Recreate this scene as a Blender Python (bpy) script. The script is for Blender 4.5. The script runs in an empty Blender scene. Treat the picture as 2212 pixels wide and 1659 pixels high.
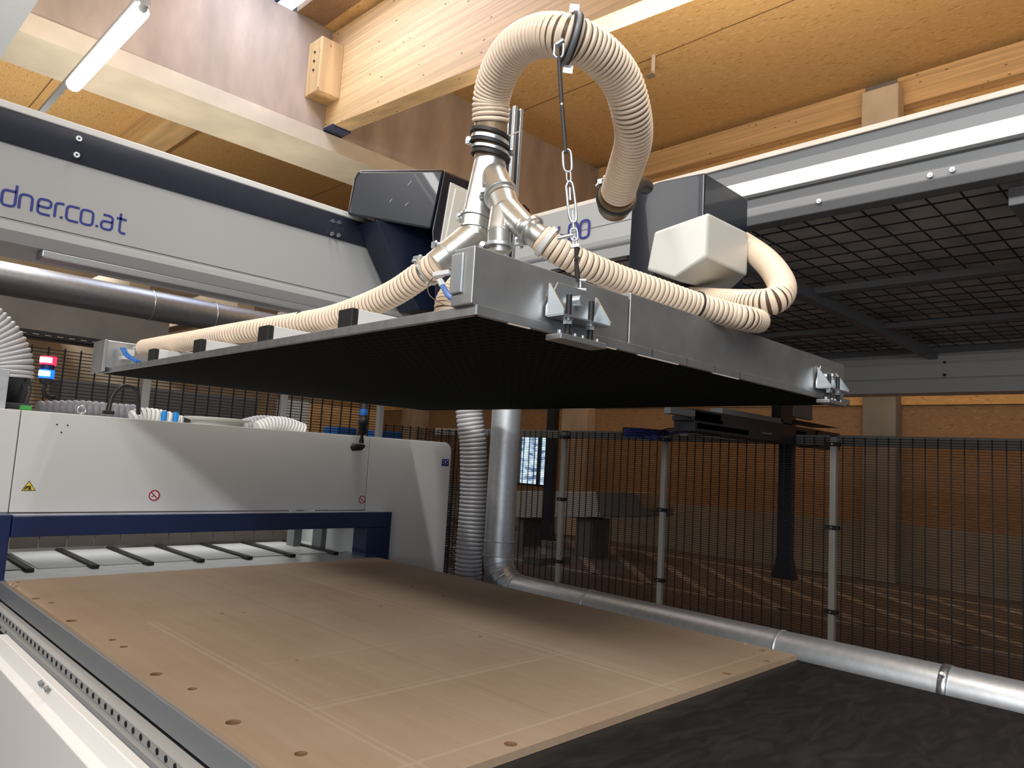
import bpy, bmesh, math, random
from mathutils import Vector, Matrix
random.seed(7)
sc = bpy.context.scene
C = sc.collection
# ------------------------------------------------------------------ camera
CX, CY, FL = 1106.0, 829.5, 1579.2246
RX = Vector((0.70127309, 0.11472543, 0.70360083))
RY = Vector((-0.71048251, 0.0313841, 0.70301468))
RZ = Vector((0.05857178, -0.99290136, 0.10351923))
EYE = Vector((0, 0, 1.6))
cam = bpy.data.cameras.new('camera'); camo = bpy.data.objects.new('camera', cam); C.objects.link(camo)
right = Vector((RX[0], RY[0], RZ[0])); down = Vector((RX[1], RY[1], RZ[1])); fwd = Vector((RX[2], RY[2], RZ[2]))
M = Matrix((right, -down, -fwd)).transposed().to_4x4(); M.translation = EYE
camo.matrix_world = M
cam.sensor_width = 36; cam.lens = FL / 2212 * 36; cam.clip_start = 0.02; cam.clip_end = 200
sc.camera = camo
# ------------------------------------------------------------------ light
w = bpy.data.worlds.new('world'); sc.world = w; w.use_nodes = True
bg = w.node_tree.nodes['Background']; bg.inputs[0].default_value = (0.80, 0.86, 1.0, 1); bg.inputs[1].default_value = 0.16
sc.view_settings.view_transform = 'Standard'; sc.view_settings.look = 'None'; sc.view_settings.gamma = 1
sc.view_settings.exposure = 0.0
def area(name, loc, sx, sy, power, col=(1, .985, .965), rot=(0, 0, 0)):
    l = bpy.data.lights.new(name, 'AREA'); l.shape = 'RECTANGLE'; l.size = sx; l.size_y = sy; l.energy = power; l.color = col
    o = bpy.data.objects.new(name, l); C.objects.link(o); o.location = loc; o.rotation_euler = rot; return o
UP = math.pi
area('lamp_row_light', (1.9, 1.0, 5.5), .15, 7.0, 150)
area('lamp_row_light', (1.9, 9.0, 5.1), .15, 3.0, 30)
area('lamp_row_light', (-3.2, -1.2, 5.2), .5, 5.0, 330, rot=(0, math.radians(-50), 0))
area('lamp_row_light', (-3.2, 4.6, 5.2), 1.0, 5.0, 105, rot=(0, math.radians(-50), 0))
area('lamp_row_light', (-1.5, -3.5, 5.2), .15, 5.0, 100, rot=(math.radians(35), math.radians(-20), 0))
area('lamp_row_light', (4.0, 17.5, 5.4), .3, 6.0, 200)
area('uplight_fill', (6.8, 2.0, 5.2), .3, 8.0, 460, (1, .97, .9), (UP, 0, 0))  # added upward-only fill that brightens the right ceiling
area('uplight_fill', (-.6, 3.0, 5.2), .3, 8.0, 150, (1, .97, .9), (UP, 0, 0))  # added upward fill for the left ceiling
area('uplight_fill', (2.5, 16, 5.2), .3, 6.0, 130, (1, .97, .9), (UP, 0, 0))  # added upward fill for the far ceiling
area('uplight_fill', (2.1, 8.8, 5.5), .2, 2.0, 60, (1, .97, .9), (UP, 0, 0))
area('skylight_daylight', (4.4, 8.3, 8.54), 1.4, 3.4, 110, (.68, .72, 1.0))
area('uplight_fill', (4.0, 11.2, 4.6), 5.0, .3, 65, (1, .97, .9), (UP, 0, 0))  # added crosswise fill that brightens the girder underside
area('low_fill_light', (-4.5, -4.0, 2.3), 5.0, 2.0, 105, (.88, .93, 1.0), (math.radians(88), 0, math.radians(-48)))  # added soft fill from behind the camera, lifts rails and undersides
area('under_hood_fill', (1.9, 4.9, 1.19), 2.0, .05, 3.5)  # added fill strip under the hood, brightens the slats
# ------------------------------------------------------------------ geometry helpers
def ray(px, py):
    d = Vector((px - CX, py - CY, FL)); return Vector((RX.dot(d), RY.dot(d), RZ.dot(d)))
def P(px, py, ax, v):
    d = ray(px, py); i = 'xyz'.index(ax); return EYE + d * ((v - EYE[i]) / d[i])
def D(px, py, depth): return EYE + ray(px, py) * (depth / FL)
def PL(px, py, pt, n):
    d = ray(px, py); n = Vector(n); return EYE + d * ((Vector(pt) - EYE).dot(n) / d.dot(n))

def box(bm, a, b, mi=0):
    x0, y0, z0 = [min(a[i], b[i]) for i in range(3)]; x1, y1, z1 = [max(a[i], b[i]) for i in range(3)]
    v = [bm.verts.new(p) for p in ((x0,y0,z0),(x1,y0,z0),(x1,y1,z0),(x0,y1,z0),(x0,y0,z1),(x1,y0,z1),(x1,y1,z1),(x0,y1,z1))]
    for f in ((0,3,2,1),(4,5,6,7),(0,1,5,4),(1,2,6,5),(2,3,7,6),(3,0,4,7)):
        bm.faces.new([v[i] for i in f]).material_index = mi
def beam(bm, p, q, wd, ht, up=(0,0,1), mi=0):
    """rectangular bar from p to q"""
    p, q = Vector(p), Vector(q); d = (q - p).normalized(); up = Vector(up)
    s = d.cross(up).normalized() * wd / 2; u = s.cross(d).normalized() * ht / 2
    v = [bm.verts.new(c + a * s + b * u) for c in (p, q) for a, b in ((-1,-1),(1,-1),(1,1),(-1,1))]
    for f in ((0,3,2,1),(4,5,6,7),(0,1,5,4),(1,2,6,5),(2,3,7,6),(3,0,4,7)):
        bm.faces.new([v[i] for i in f]).material_index = mi
def frame_at(d):
    d = d.normalized(); a = Vector((0,0,1)) if abs(d.z) < .9 else Vector((1,0,0))
    s = d.cross(a).normalized(); return s, d.cross(s).normalized()
def tube(bm, pts, r, seg=12, cap=True, mi=0, closed=False, smooth=True):
    pts = [Vector(p) for p in pts]; n = len(pts); rs = r if isinstance(r, (list, tuple)) else [r] * n
    rings = []; s = None
    for i, p in enumerate(pts):
        if closed: t = pts[(i+1) % n] - pts[i-1]
        else: t = pts[min(i+1, n-1)] - pts[max(i-1, 0)]
        t.normalize()
        if s is None: s, _ = frame_at(t)
        s = (s - t * s.dot(t)).normalized(); u = t.cross(s)
        rings.append([bm.verts.new(p + rs[i] * (math.cos(a) * s + math.sin(a) * u)) for a in [2*math.pi*k/seg for k in range(seg)]])
    for i in range(n if closed else n - 1):
        A, B = rings[i], rings[(i+1) % n]
        for k in range(seg):
            f = bm.faces.new((A[k], A[(k+1) % seg], B[(k+1) % seg], B[k])); f.smooth = smooth
            f.material_index = mi[i % len(mi)] if isinstance(mi, (list, tuple)) else mi
    if cap and not closed:
        m0 = mi if isinstance(mi, int) else 0
        for rg in (rings[0][::-1], rings[-1]): bm.faces.new([bm.verts.new(v.co) for v in rg]).material_index = m0
    return rings
def pipes(bm, pts, rs, seg=32, ext=.3):
    pts = [Vector(p) for p in pts]
    for i in range(len(pts)-1):
        d = (pts[i+1]-pts[i]).normalized()
        tube(bm, [pts[i]-(d*rs[i]*ext if i else d*0), pts[i+1]+(d*rs[i+1]*ext if i < len(pts)-2 else d*0)], [rs[i], rs[i+1]], seg)
def hollow(bm, pts, ro, ri, seg=24):
    """short open collar with wall thickness, straight"""
    p, q = Vector(pts[0]), Vector(pts[1]); t = (q-p).normalized(); s, u = frame_at(t)
    R = [[bm.verts.new(c + r * (math.cos(a)*s + math.sin(a)*u)) for a in [2*math.pi*k/seg for k in range(seg)]] for c, r in ((p,ro),(q,ro),(q,ri),(p,ri))]
    for i in range(4):
        A, B = R[i], R[(i+1) % 4]
        for k in range(seg):
            f = bm.faces.new((A[k], A[(k+1)%seg], B[(k+1)%seg], B[k])); f.smooth = i in (0, 2)
def extrude(bm, poly, vec, mi=0):
    poly = [Vector(p) for p in poly]; vec = Vector(vec)
    a = [bm.verts.new(p) for p in poly]; b = [bm.verts.new(p + vec) for p in poly]; n = len(poly)
    bm.faces.new(a[::-1]).material_index = mi; bm.faces.new(b).material_index = mi
    for i in range(n): bm.faces.new((a[i], a[(i+1)%n], b[(i+1)%n], b[i])).material_index = mi
def hull(bm, pts, mi=0):
    b2 = bmesh.new(); vs = [b2.verts.new(p) for p in pts]; bmesh.ops.convex_hull(b2, input=vs)
    bmesh.ops.delete(b2, geom=[v for v in b2.verts if not v.link_faces], context='VERTS')
    bmesh.ops.dissolve_limit(b2, angle_limit=.02, verts=b2.verts[:], edges=b2.edges[:])
    mp = {v: bm.verts.new(v.co) for v in b2.verts}
    for f in b2.faces: bm.faces.new([mp[v] for v in f.verts]).material_index = mi
    b2.free()
def sphere(bm, c, r, mi=0, seg=12):
    g = bmesh.ops.create_uvsphere(bm, u_segments=seg, v_segments=max(6, seg//2), radius=r, matrix=Matrix.Translation(c))
    for v in g['verts']:
        for f in v.link_faces: f.material_index = mi; f.smooth = True
def cyl(bm, c, axis, r, h, seg=16, mi=0, smooth=True):
    c = Vector(c); ax = Vector(axis).normalized(); tube(bm, [c - ax*h/2, c + ax*h/2], r, seg, True, mi, smooth=smooth)
def crom(pts, n=16):
    pts = [Vector(p) for p in pts]; P_ = [2*pts[0]-pts[1]] + pts + [2*pts[-1]-pts[-2]]; out = []
    for i in range(1, len(P_)-2):
        a, b, c, d = P_[i-1:i+3]
        for k in range(n):
            t = k/n; out.append(.5*((2*b)+(c-a)*t+(2*a-5*b+4*c-d)*t*t+(3*b-a-3*c+d)*t**3))
    out.append(pts[-1]); return out
def resample(pts, step):
    L = [0]
    for i in range(1, len(pts)): L.append(L[-1] + (pts[i]-pts[i-1]).length)
    n = max(2, int(L[-1]/step)); out = []; j = 0
    for k in range(n+1):
        t = L[-1]*k/n
        while j < len(L)-2 and L[j+1] < t: j += 1
        f = (t-L[j])/max(1e-9, L[j+1]-L[j]); out.append(pts[j].lerp(pts[j+1], min(1, max(0, f))))
    return out
def corrugated(bm, ctrl, r, pitch, depth=.085, seg=28, prof=((0, 1), (1, 0), (1, 0), (0, 0), ), squash=None):
    """ribbed hose: four samples per rib; narrow dark valley (material 1), wide light crest (material 0)"""
    base = resample(crom(ctrl, 24), pitch); pts, rs, mi = [], [], []
    PH = ((0, 1), (.115, .92), (.28, .25), (.55, 0), (.82, .28))
    for i in range(len(base)-1):
        for k, (t, dd) in enumerate(PH):
            pts.append(base[i].lerp(base[i+1], t)); rs.append(r*(1-depth*dd)); mi.append(1 if k == 0 else 0)
    tube(bm, pts, rs, seg, True, mi)
def obj(name, bm, mats, parent=None, bevel=0, smooth=False, kind=None):
    me = bpy.data.meshes.new(name); bmesh.ops.recalc_face_normals(bm, faces=bm.faces[:]); bm.to_mesh(me); bm.free()
    o = bpy.data.objects.new(name, me); C.objects.link(o)
    for m in (mats if isinstance(mats, (list, tuple)) else [mats]): me.materials.append(m)
    if parent: o.parent = parent; o.matrix_parent_inverse = Matrix.Translation(-parent.location) if parent.type == 'EMPTY' else Matrix.Identity(4)
    if bevel:
        b = o.modifiers.new('bevel', 'BEVEL'); b.width = bevel; b.segments = 3; b.limit_method = 'ANGLE'; b.angle_limit = .5
        for p in me.polygons: p.use_smooth = True
        b.harden_normals = True
    if smooth:
        for p in me.polygons: p.use_smooth = True
    if kind: o['kind'] = kind
    return o
def tag(o, label, cat, group=None, kind=None):
    o['label'] = label; o['category'] = cat
    if group: o['group'] = group
    if kind: o['kind'] = kind
    return o
def thing(name, label, cat, loc=(0,0,0), group=None):
    o = bpy.data.objects.new(name, None); C.objects.link(o); o.location = loc; o.empty_display_size = .1
    return tag(o, label, cat, group)
def NB(): return bmesh.new()
def part(name, parent, m, fn, bevel=0, **k):
    bm = NB(); fn(bm); return obj(name, bm, m, parent, bevel, **k)
def pbox(name, parent, m, a, b, bevel=0, **k): return part(name, parent, m, lambda bm: box(bm, a, b), bevel, **k)
def struct(name, m, fn, parent=None, bevel=0):
    return part(name, parent, m, fn, bevel, kind='structure')
def dup(root, delta, label=None, group=None):
    r = root.copy(); C.objects.link(r); delta = Vector(delta); r.location = root.location + delta
    if label: r['label'] = label
    if group: r['group'] = group
    for ch in list(root.children):
        c = ch.copy(); C.objects.link(c); c.parent = r
        for g in ch.children:
            d = g.copy(); C.objects.link(d); d.parent = c
    return r

# ------------------------------------------------------------------ materials
def mat(name, col, rough=.5, metal=0, coat=0, emis=None, es=0, bump=0, bscale=200, var=0, vscale=3, stretch=(1,1,1), spec=.5, sss=0, trans=0):
    m = bpy.data.materials.new(name); m.use_nodes = True; nt = m.node_tree; b = nt.nodes['Principled BSDF']
    b.inputs['Base Color'].default_value = (*col, 1); b.inputs['Roughness'].default_value = rough; b.inputs['Metallic'].default_value = metal
    b.inputs['Coat Weight'].default_value = coat; b.inputs['Specular IOR Level'].default_value = spec
    if trans: b.inputs['Transmission Weight'].default_value = trans
    if emis: b.inputs['Emission Color'].default_value = (*emis, 1); b.inputs['Emission Strength'].default_value = es
    tc = nt.nodes.new('ShaderNodeTexCoord'); mp = nt.nodes.new('ShaderNodeMapping'); mp.inputs['Scale'].default_value = stretch
    nt.links.new(tc.outputs['Object'], mp.inputs['Vector'])
    m['_'] = 0
    if var:
        n = nt.nodes.new('ShaderNodeTexNoise'); n.inputs['Scale'].default_value = vscale; n.inputs['Detail'].default_value = 6
        nt.links.new(mp.outputs[0], n.inputs['Vector'])
        r = nt.nodes.new('ShaderNodeValToRGB'); r.color_ramp.elements[0].position = .3; r.color_ramp.elements[1].position = .7
        r.color_ramp.elements[0].color = (*[c*(1-var) for c in col], 1); r.color_ramp.elements[1].color = (*[min(1, c*(1+var)) for c in col], 1)
        nt.links.new(n.outputs['Fac'], r.inputs[0]); nt.links.new(r.outputs[0], b.inputs['Base Color'])
    if bump:
        n = nt.nodes.new('ShaderNodeTexNoise'); n.inputs['Scale'].default_value = bscale; nt.links.new(mp.outputs[0], n.inputs['Vector'])
        bp = nt.nodes.new('ShaderNodeBump'); bp.inputs['Strength'].default_value = bump; bp.inputs['Distance'].default_value = .003
        nt.links.new(n.outputs['Fac'], bp.inputs['Height']); nt.links.new(bp.outputs[0], b.inputs['Normal'])
    return m
def mixcol(nt, fac, a, b):
    x = nt.nodes.new('ShaderNodeMix'); x.data_type = 'RGBA'
    nt.links.new(fac, x.inputs[0])
    for s, v in ((6, a), (7, b)):
        if isinstance(v, tuple): x.inputs[s].default_value = (*v, 1)
        else: nt.links.new(v, x.inputs[s])
    return x.outputs[2]
def math_(nt, op, a, b=0.0):
    n = nt.nodes.new('ShaderNodeMath'); n.operation = op
    for i, v in enumerate((a, b)):
        if isinstance(v, (int, float)): n.inputs[i].default_value = v
        else: nt.links.new(v, n.inputs[i])
    return n.outputs[0]
def osb(name, base, dark, light, fs=15, seams=None):
    m = mat(name, base, .75, bump=.3, bscale=40); nt = m.node_tree; b = nt.nodes['Principled BSDF']
    tc = nt.nodes.new('ShaderNodeTexCoord')
    def chips(rot, sc_, seed):
        mp = nt.nodes.new('ShaderNodeMapping'); mp.inputs['Rotation'].default_value = (rot, rot*.7, rot); mp.inputs['Scale'].default_value = (sc_, sc_*.22, sc_*.6)
        mp.inputs['Location'].default_value = (seed, seed, 0); nt.links.new(tc.outputs['Object'], mp.inputs[0])
        v = nt.nodes.new('ShaderNodeTexNoise'); v.inputs['Scale'].default_value = fs; v.inputs['Detail'].default_value = 3; v.inputs['Roughness'].default_value = .6
        nt.links.new(mp.outputs[0], v.inputs['Vector']); return v.outputs['Fac']
    r1 = nt.nodes.new('ShaderNodeValToRGB'); r1.color_ramp.elements[0].position = .60; r1.color_ramp.elements[1].position = .70
    nt.links.new(chips(.5, 2.2, 3), r1.inputs[0])
    r2 = nt.nodes.new('ShaderNodeValToRGB'); r2.color_ramp.elements[0].position = .56; r2.color_ramp.elements[1].position = .64
    nt.links.new(chips(-.9, 2.6, 9), r2.inputs[0])
    c = mixcol(nt, r2.outputs[0], base, light); c = mixcol(nt, r1.outputs[0], c, dark)
    if seams:
        sp = nt.nodes.new('ShaderNodeSeparateXYZ'); nt.links.new(tc.outputs['Object'], sp.inputs[0])
        for ax, v, wd in seams:
            f = math_(nt, 'LESS_THAN', math_(nt, 'ABSOLUTE', math_(nt, 'SUBTRACT', sp.outputs[ax], v)), wd)
            c = mixcol(nt, f, c, (dark[0]*.45, dark[1]*.45, dark[2]*.45))
    nt.links.new(c, b.inputs['Base Color']); return m
def glulam(name, col, dark, axis=1):
    m = mat(name, col, .6); nt = m.node_tree; b = nt.nodes['Principled BSDF']; tc = nt.nodes.new('ShaderNodeTexCoord')
    s = [7, 7, 26]; s[axis] = .5
    mp = nt.nodes.new('ShaderNodeMapping'); mp.inputs['Scale'].default_value = s; nt.links.new(tc.outputs['Object'], mp.inputs[0])
    n = nt.nodes.new('ShaderNodeTexNoise'); n.inputs['Scale'].default_value = 1; n.inputs['Detail'].default_value = 4; nt.links.new(mp.outputs[0], n.inputs[0])
    r = nt.nodes.new('ShaderNodeValToRGB'); r.color_ramp.elements[0].position = .35; r.color_ramp.elements[1].position = .65
    r.color_ramp.elements[0].color = (*[c*.80 for c in col], 1); r.color_ramp.elements[1].color = (*[min(1, c*1.1) for c in col], 1); nt.links.new(n.outputs[0], r.inputs[0])
    s2 = [9, 9, 9]; s2[axis] = 3.2
    mp2 = nt.nodes.new('ShaderNodeMapping'); mp2.inputs['Scale'].default_value = s2; nt.links.new(tc.outputs['Object'], mp2.inputs[0])
    v = nt.nodes.new('ShaderNodeTexVoronoi'); v.inputs['Scale'].default_value = 1.0; nt.links.new(mp2.outputs[0], v.inputs[0])
    k = math_(nt, 'LESS_THAN', v.outputs['Distance'], .085)
    nt.links.new(mixcol(nt, k, r.outputs[0], dark), b.inputs['Base Color']); return m
MAT = dict(
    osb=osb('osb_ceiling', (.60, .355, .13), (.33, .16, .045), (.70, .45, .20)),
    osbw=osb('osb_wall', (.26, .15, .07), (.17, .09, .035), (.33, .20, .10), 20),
    glulam=glulam('glulam_spruce', (.66, .43, .20), (.16, .08, .04)),
    woodx=glulam('spruce_block', (.64, .42, .19), (.2, .1, .05), 2),
    concrete=mat('concrete', (.38, .29, .215), .8, var=.22, vscale=2.2, stretch=(1, 1, .35), bump=.3, bscale=30),
    concrete_l=mat('concrete_light', (.56, .47, .34), .75, var=.12, vscale=1.6, bump=.2, bscale=30),
    concrete_d=mat('concrete_plinth', (.20, .19, .17), .8, var=.2, vscale=1.5),
    floor=mat('floor_concrete', (.10, .085, .085), .55, var=.2, vscale=1.2),
    stripe=mat('floor_paint', (.26, .235, .225), .6, var=.2, vscale=6),
    white=mat('white_paint', (.66, .67, .655), .38, bump=.05, bscale=400),
    whitew=mat('white_shell', (.60, .60, .55), .35),
    beamw=mat('beam_white', (.38, .39, .39), .35, spec=.4),
    alu=mat('aluminium', (.50, .52, .54), .38, .85),
    alud=mat('anodised_profile', (.21, .22, .23), .5, .25),
    alum=mat('aluminium_sheet', (.46, .47, .47), .42, .9, var=.14, vscale=9, stretch=(1, 3, 1)),
    galv=mat('galvanised', (.66, .70, .74), .42, .8, var=.08, vscale=30),
    galvd=mat('galvanised_dark', (.24, .25, .26), .38, .7, var=.1, vscale=20),  # darker galvanised tone for the round ceiling duct
    galvp=mat('galvanised_pipe', (.62, .62, .585), .34, .88, var=.08, vscale=30),
    zinc=mat('zinc_steel', (.62, .66, .68), .3, .9),
    navy=mat('navy_paint', (.012, .025, .085), .28),
    flap=mat('flap_rubber', (.075, .062, .052), .7),
    railw=mat('rail_light', (.42, .42, .41), .5),
    coverw=mat('cover_white', (.80, .79, .77), .35),
    ledge=mat('pale_top', (.36, .38, .46), .6, var=.15, vscale=8),
    navyk=mat('deep_navy', (.007, .012, .032), .35),
    navyg=mat('navy_gloss', (.005, .008, .016), .3, coat=.25),
    navyd=mat('dark_strip', (.020, .024, .040), .35, var=.15, vscale=2),
    black=mat('black_plastic', (.012, .012, .013), .5),
    rubber=mat('black_rubber', (.014, .013, .012), .7, bump=.3, bscale=80),
    ink=mat('navy_ink', (.02, .03, .22), .5),
    hose=mat('hose_cream', (.84, .68, .52), .35, spec=.5),
    hosed=mat('hose_wire', (.10, .05, .025), .5),
    hoseg=mat('hose_grey', (.50, .50, .52), .35, spec=.6),
    hosegd=mat('hose_grey_groove', (.16, .16, .17), .5),
    hosek=mat('hose_dark_grey', (.20, .20, .22), .45),
    hosew=mat('hose_white', (.72, .72, .70), .4),
    cuff=mat('smoked_cuff', (.26, .18, .11), .3, .2),
    blue=mat('blue_hose', (.02, .14, .48), .4),
    bluec=mat('blue_cap', (.02, .28, .75), .4),
    yellow=mat('sign_yellow', (.80, .60, .05), .5),
    red=mat('sign_red', (.45, .02, .07), .5),
    signw=mat('sign_white', (.75, .75, .72), .5),
    tube=mat('lamp_tube', (1, 1, 1), .5, emis=(1, .98, .95), es=22),
    outside=mat('outside_view', (.4, .5, .6), .5),
    daylight=mat('daylight', (.5, .6, .8), .5, emis=(.62, .74, 1.0), es=5),
    mesh=mat('black_wire', (.010, .010, .011), .55),
    postg=mat('post_grey', (.40, .40, .38), .45, .3),
    dark=mat('dark_steel', (.035, .037, .042), .5, .3),
    darkg=mat('deck_steel', (.20, .21, .22), .5, .1),
    deckp=mat('deck_sheet', (.60, .56, .52), .7, var=.25, vscale=3),
    cabinet=mat('dark_cabinet', (.10, .10, .10), .6),
    wood_l=mat('cream_rail', (.66, .60, .52), .6, var=.08, vscale=12, stretch=(2, .3, 1)),
    redl=mat('red_lens', (.70, .02, .05), .3, emis=(1, .02, .06), es=2.2),
    redh=mat('red_core', (1, .5, .5), .3, emis=(1, .45, .5), es=4),
    bluel=mat('blue_lens', (.02, .1, .9), .3, emis=(.01, .12, 1), es=2.2),
    blueh=mat('blue_core', (.3, .6, 1), .3, emis=(.25, .65, 1), es=4),
    green=mat('green_knob', (.05, .30, .06), .5),
)
def outside():
    m = MAT['outside']; nt = m.node_tree; b = nt.nodes['Principled BSDF']; tc = nt.nodes.new('ShaderNodeTexCoord')
    mp = nt.nodes.new('ShaderNodeMapping'); mp.inputs['Scale'].default_value = (1, 1.5, 4); nt.links.new(tc.outputs['Object'], mp.inputs[0])
    n = nt.nodes.new('ShaderNodeTexNoise'); n.inputs['Scale'].default_value = 2.2; n.inputs['Detail'].default_value = 6; nt.links.new(mp.outputs[0], n.inputs[0])
    r = nt.nodes.new('ShaderNodeValToRGB'); r.color_ramp.elements[0].position = .38; r.color_ramp.elements[0].color = (.05, .12, .25, 1)
    r.color_ramp.elements[1].position = .62; r.color_ramp.elements[1].color = (.65, .85, 1, 1); nt.links.new(n.outputs[0], r.inputs[0])
    nt.links.new(r.outputs[0], b.inputs['Emission Color']); b.inputs['Emission Strength'].default_value = 1.5
outside()
# MDF board with faint scored router lines and dust
def board_mat():
    m = mat('mdf', (.40, .25, .135), .68, bump=.15, bscale=300); nt = m.node_tree; b = nt.nodes['Principled BSDF']; tc = nt.nodes.new('ShaderNodeTexCoord')
    def noise(scale, st, lo, hi):
        mp = nt.nodes.new('ShaderNodeMapping'); mp.inputs['Scale'].default_value = st; nt.links.new(tc.outputs['Object'], mp.inputs[0])
        n = nt.nodes.new('ShaderNodeTexNoise'); n.inputs['Scale'].default_value = scale; n.inputs['Detail'].default_value = 5; nt.links.new(mp.outputs[0], n.inputs[0])
        r = nt.nodes.new('ShaderNodeMapRange'); r.inputs[1].default_value = lo; r.inputs[2].default_value = hi; nt.links.new(n.outputs[0], r.inputs[0]); return r.outputs[0]
    c = mixcol(nt, noise(1.6, (1, 1, 1), .35, .7), (.35, .245, .16), (.405, .30, .205))
    c = mixcol(nt, math_(nt, 'MULTIPLY', noise(4, (7, .35, 1), .45, .75), .3), c, (.46, .355, .26))
    sp = nt.nodes.new('ShaderNodeSeparateXYZ'); nt.links.new(tc.outputs['Object'], sp.inputs[0])
    def line(c, ax, v, wd, col, s, a, a0, a1):
        f = math_(nt, 'LESS_THAN', math_(nt, 'ABSOLUTE', math_(nt, 'SUBTRACT', sp.outputs[ax], v)), wd)
        g = math_(nt, 'MULTIPLY', math_(nt, 'GREATER_THAN', sp.outputs[a], a0), math_(nt, 'LESS_THAN', sp.outputs[a], a1))
        return mixcol(nt, math_(nt, 'MULTIPLY', math_(nt, 'MULTIPLY', f, g), s), c, col)
    L = (.46, .365, .27); K = (.24, .16, .10)
    for v, wd, s, a0, a1 in ((1.10,.006,.5,1.3,3.0),(1.125,.004,.5,1.3,3.0),(2.13,.008,.6,1.3,4.1),(2.17,.005,.5,1.3,4.1),(2.20,.004,.5,1.3,3.6),(1.62,.0025,.5,1.4,3.9),(1.40,.002,.35,1.3,3.8)):
        c = line(c, 0, v, wd, K if wd < .003 else L, s, 1, a0, a1)
    for v, wd, s, a0, a1 in ((1.36,.006,.55,1.0,2.9),(1.80,.010,.45,1.1,2.2),(1.83,.004,.4,1.1,2.2),(2.25,.006,.35,1.2,2.3),(2.85,.005,.3,1.0,2.1),(3.30,.004,.3,1.2,2.0)):
        c = line(c, 1, v, wd, L, s, 0, a0, a1)
    nt.links.new(c, b.inputs['Base Color']); return m
MAT['mdf'] = board_mat()
MAT['mdfedge'] = mat('mdf_edge', (.42, .25, .13), .8, var=.15, vscale=20)
MAT['hole'] = mat('hole_brown', (.16, .08, .035), .8)
def suction_mat():
    m = mat('suction_rubber', (.010, .012, .011), .9, spec=.08); nt = m.node_tree; b = nt.nodes['Principled BSDF']; tc = nt.nodes.new('ShaderNodeTexCoord')
    sp = nt.nodes.new('ShaderNodeSeparateXYZ'); nt.links.new(tc.outputs['Object'], sp.inputs[0])
    a = math_(nt, 'SINE', math_(nt, 'MULTIPLY', sp.outputs[0], 2*math.pi/.042)); c = math_(nt, 'SINE', math_(nt, 'MULTIPLY', sp.outputs[1], 2*math.pi/.042))
    f = math_(nt, 'GREATER_THAN', math_(nt, 'ADD', a, c), .75)
    nt.links.new(mixcol(nt, f, (.009, .013, .010), (.001, .001, .001)), b.inputs['Base Color']); return m
MAT['suction'] = suction_mat()
def belt_mat():
    m = mat('belt', (.018, .017, .018), .5, bump=.4, bscale=14); nt = m.node_tree; b = nt.nodes['Principled BSDF']; tc = nt.nodes.new('ShaderNodeTexCoord')
    mp = nt.nodes.new('ShaderNodeMapping'); mp.inputs['Scale'].default_value = (1.0, 3.0, 1); mp.inputs['Rotation'].default_value = (0, 0, .2); nt.links.new(tc.outputs['Object'], mp.inputs[0])
    n = nt.nodes.new('ShaderNodeTexNoise'); n.inputs['Scale'].default_value = 5.5; n.inputs['Detail'].default_value = 7; n.inputs['Distortion'].default_value = 1.2; nt.links.new(mp.outputs[0], n.inputs[0])
    r = nt.nodes.new('ShaderNodeValToRGB'); r.color_ramp.elements[0].position = .42; r.color_ramp.elements[0].color = (.010, .010, .011, 1)
    r.color_ramp.elements[1].position = .72; r.color_ramp.elements[1].color = (.024, .022, .020, 1); nt.links.new(n.outputs[0], r.inputs[0])
    nt.links.new(r.outputs[0], b.inputs['Base Color']); return m
MAT['belt'] = belt_mat()

# ================================================================== THE SETTING
XW, YC, ZC = 13.07, 10.53, 8.54
struct('floor', MAT['floor'], lambda bm: box(bm, (-9, -7, -.2), (XW, 30, 0)))
fl = C.objects['floor']
def hatch(bm):
    for a, b in (((1230,1168),(2212,1345)), ((1330,1250),(2212,1420))):
        p, q = P(*a, 'z', 0), P(*b, 'z', 0); x = p.x
        box(bm, (x-.09, -1, .0), (x+.09, 13, .004))
    xa, xb = P(1330,1250,'z',0).x, P(1230,1168,'z',0).x
    for k in range(-4, 14):
        c = -2.0 - .95*k; beam(bm, (8.74, 8.74+c, .0025), (11.95, 11.95+c, .0025), .14, .003)
part('painted_hatching', fl, MAT['stripe'], hatch, kind='structure')
CEIL_SEAMS = [(0, P(1419,121,'z',ZC).x, .012), (0, 3.1, .012), (0, .6, .012), (0, -1.9, .012), (1, 13.2, .012)]
MAT['osbc'] = osb('osb_ceiling_panels', (.60, .355, .13), (.33, .16, .045), (.70, .45, .20), seams=CEIL_SEAMS)
def ceil(bm):
    # skylight opening left of the big beam, in front of the concrete girder
    box(bm, (5.65, -7, ZC), (XW, YC+.3, ZC+.2)); box(bm, (-9, -7, ZC), (3.6, YC+.3, ZC+.2)); box(bm, (-9, YC+.3, ZC), (XW, 30, ZC+.2)); box(bm, (3.6, -7, ZC), (5.65, 6.5, ZC+.2))
struct('ceiling', MAT['osbc'], ceil)
def well(bm): box(bm, (5.15, 6.5, ZC-.002), (5.65, YC-.02, ZC+.2))
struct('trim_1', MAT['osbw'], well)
def skyl(bm): box(bm, (3.6, 6.5, ZC+.10), (5.15, YC+.3, ZC+.12))
sk = struct('window_2', MAT['daylight'], skyl)
part('glazing_bar', sk, MAT['navy'], lambda bm: [box(bm, (x, 6.5, ZC+.02), (x+.06, YC+.3, ZC+.09)) for x in (4.3, 4.78)], kind='structure')
struct('trim_11', MAT['osb'], lambda bm: box(bm, (XW-.05, -7, 2.88), (XW+.2, 30, ZC)))  # upper wall in brighter OSB: its light is put into the colour
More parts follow.
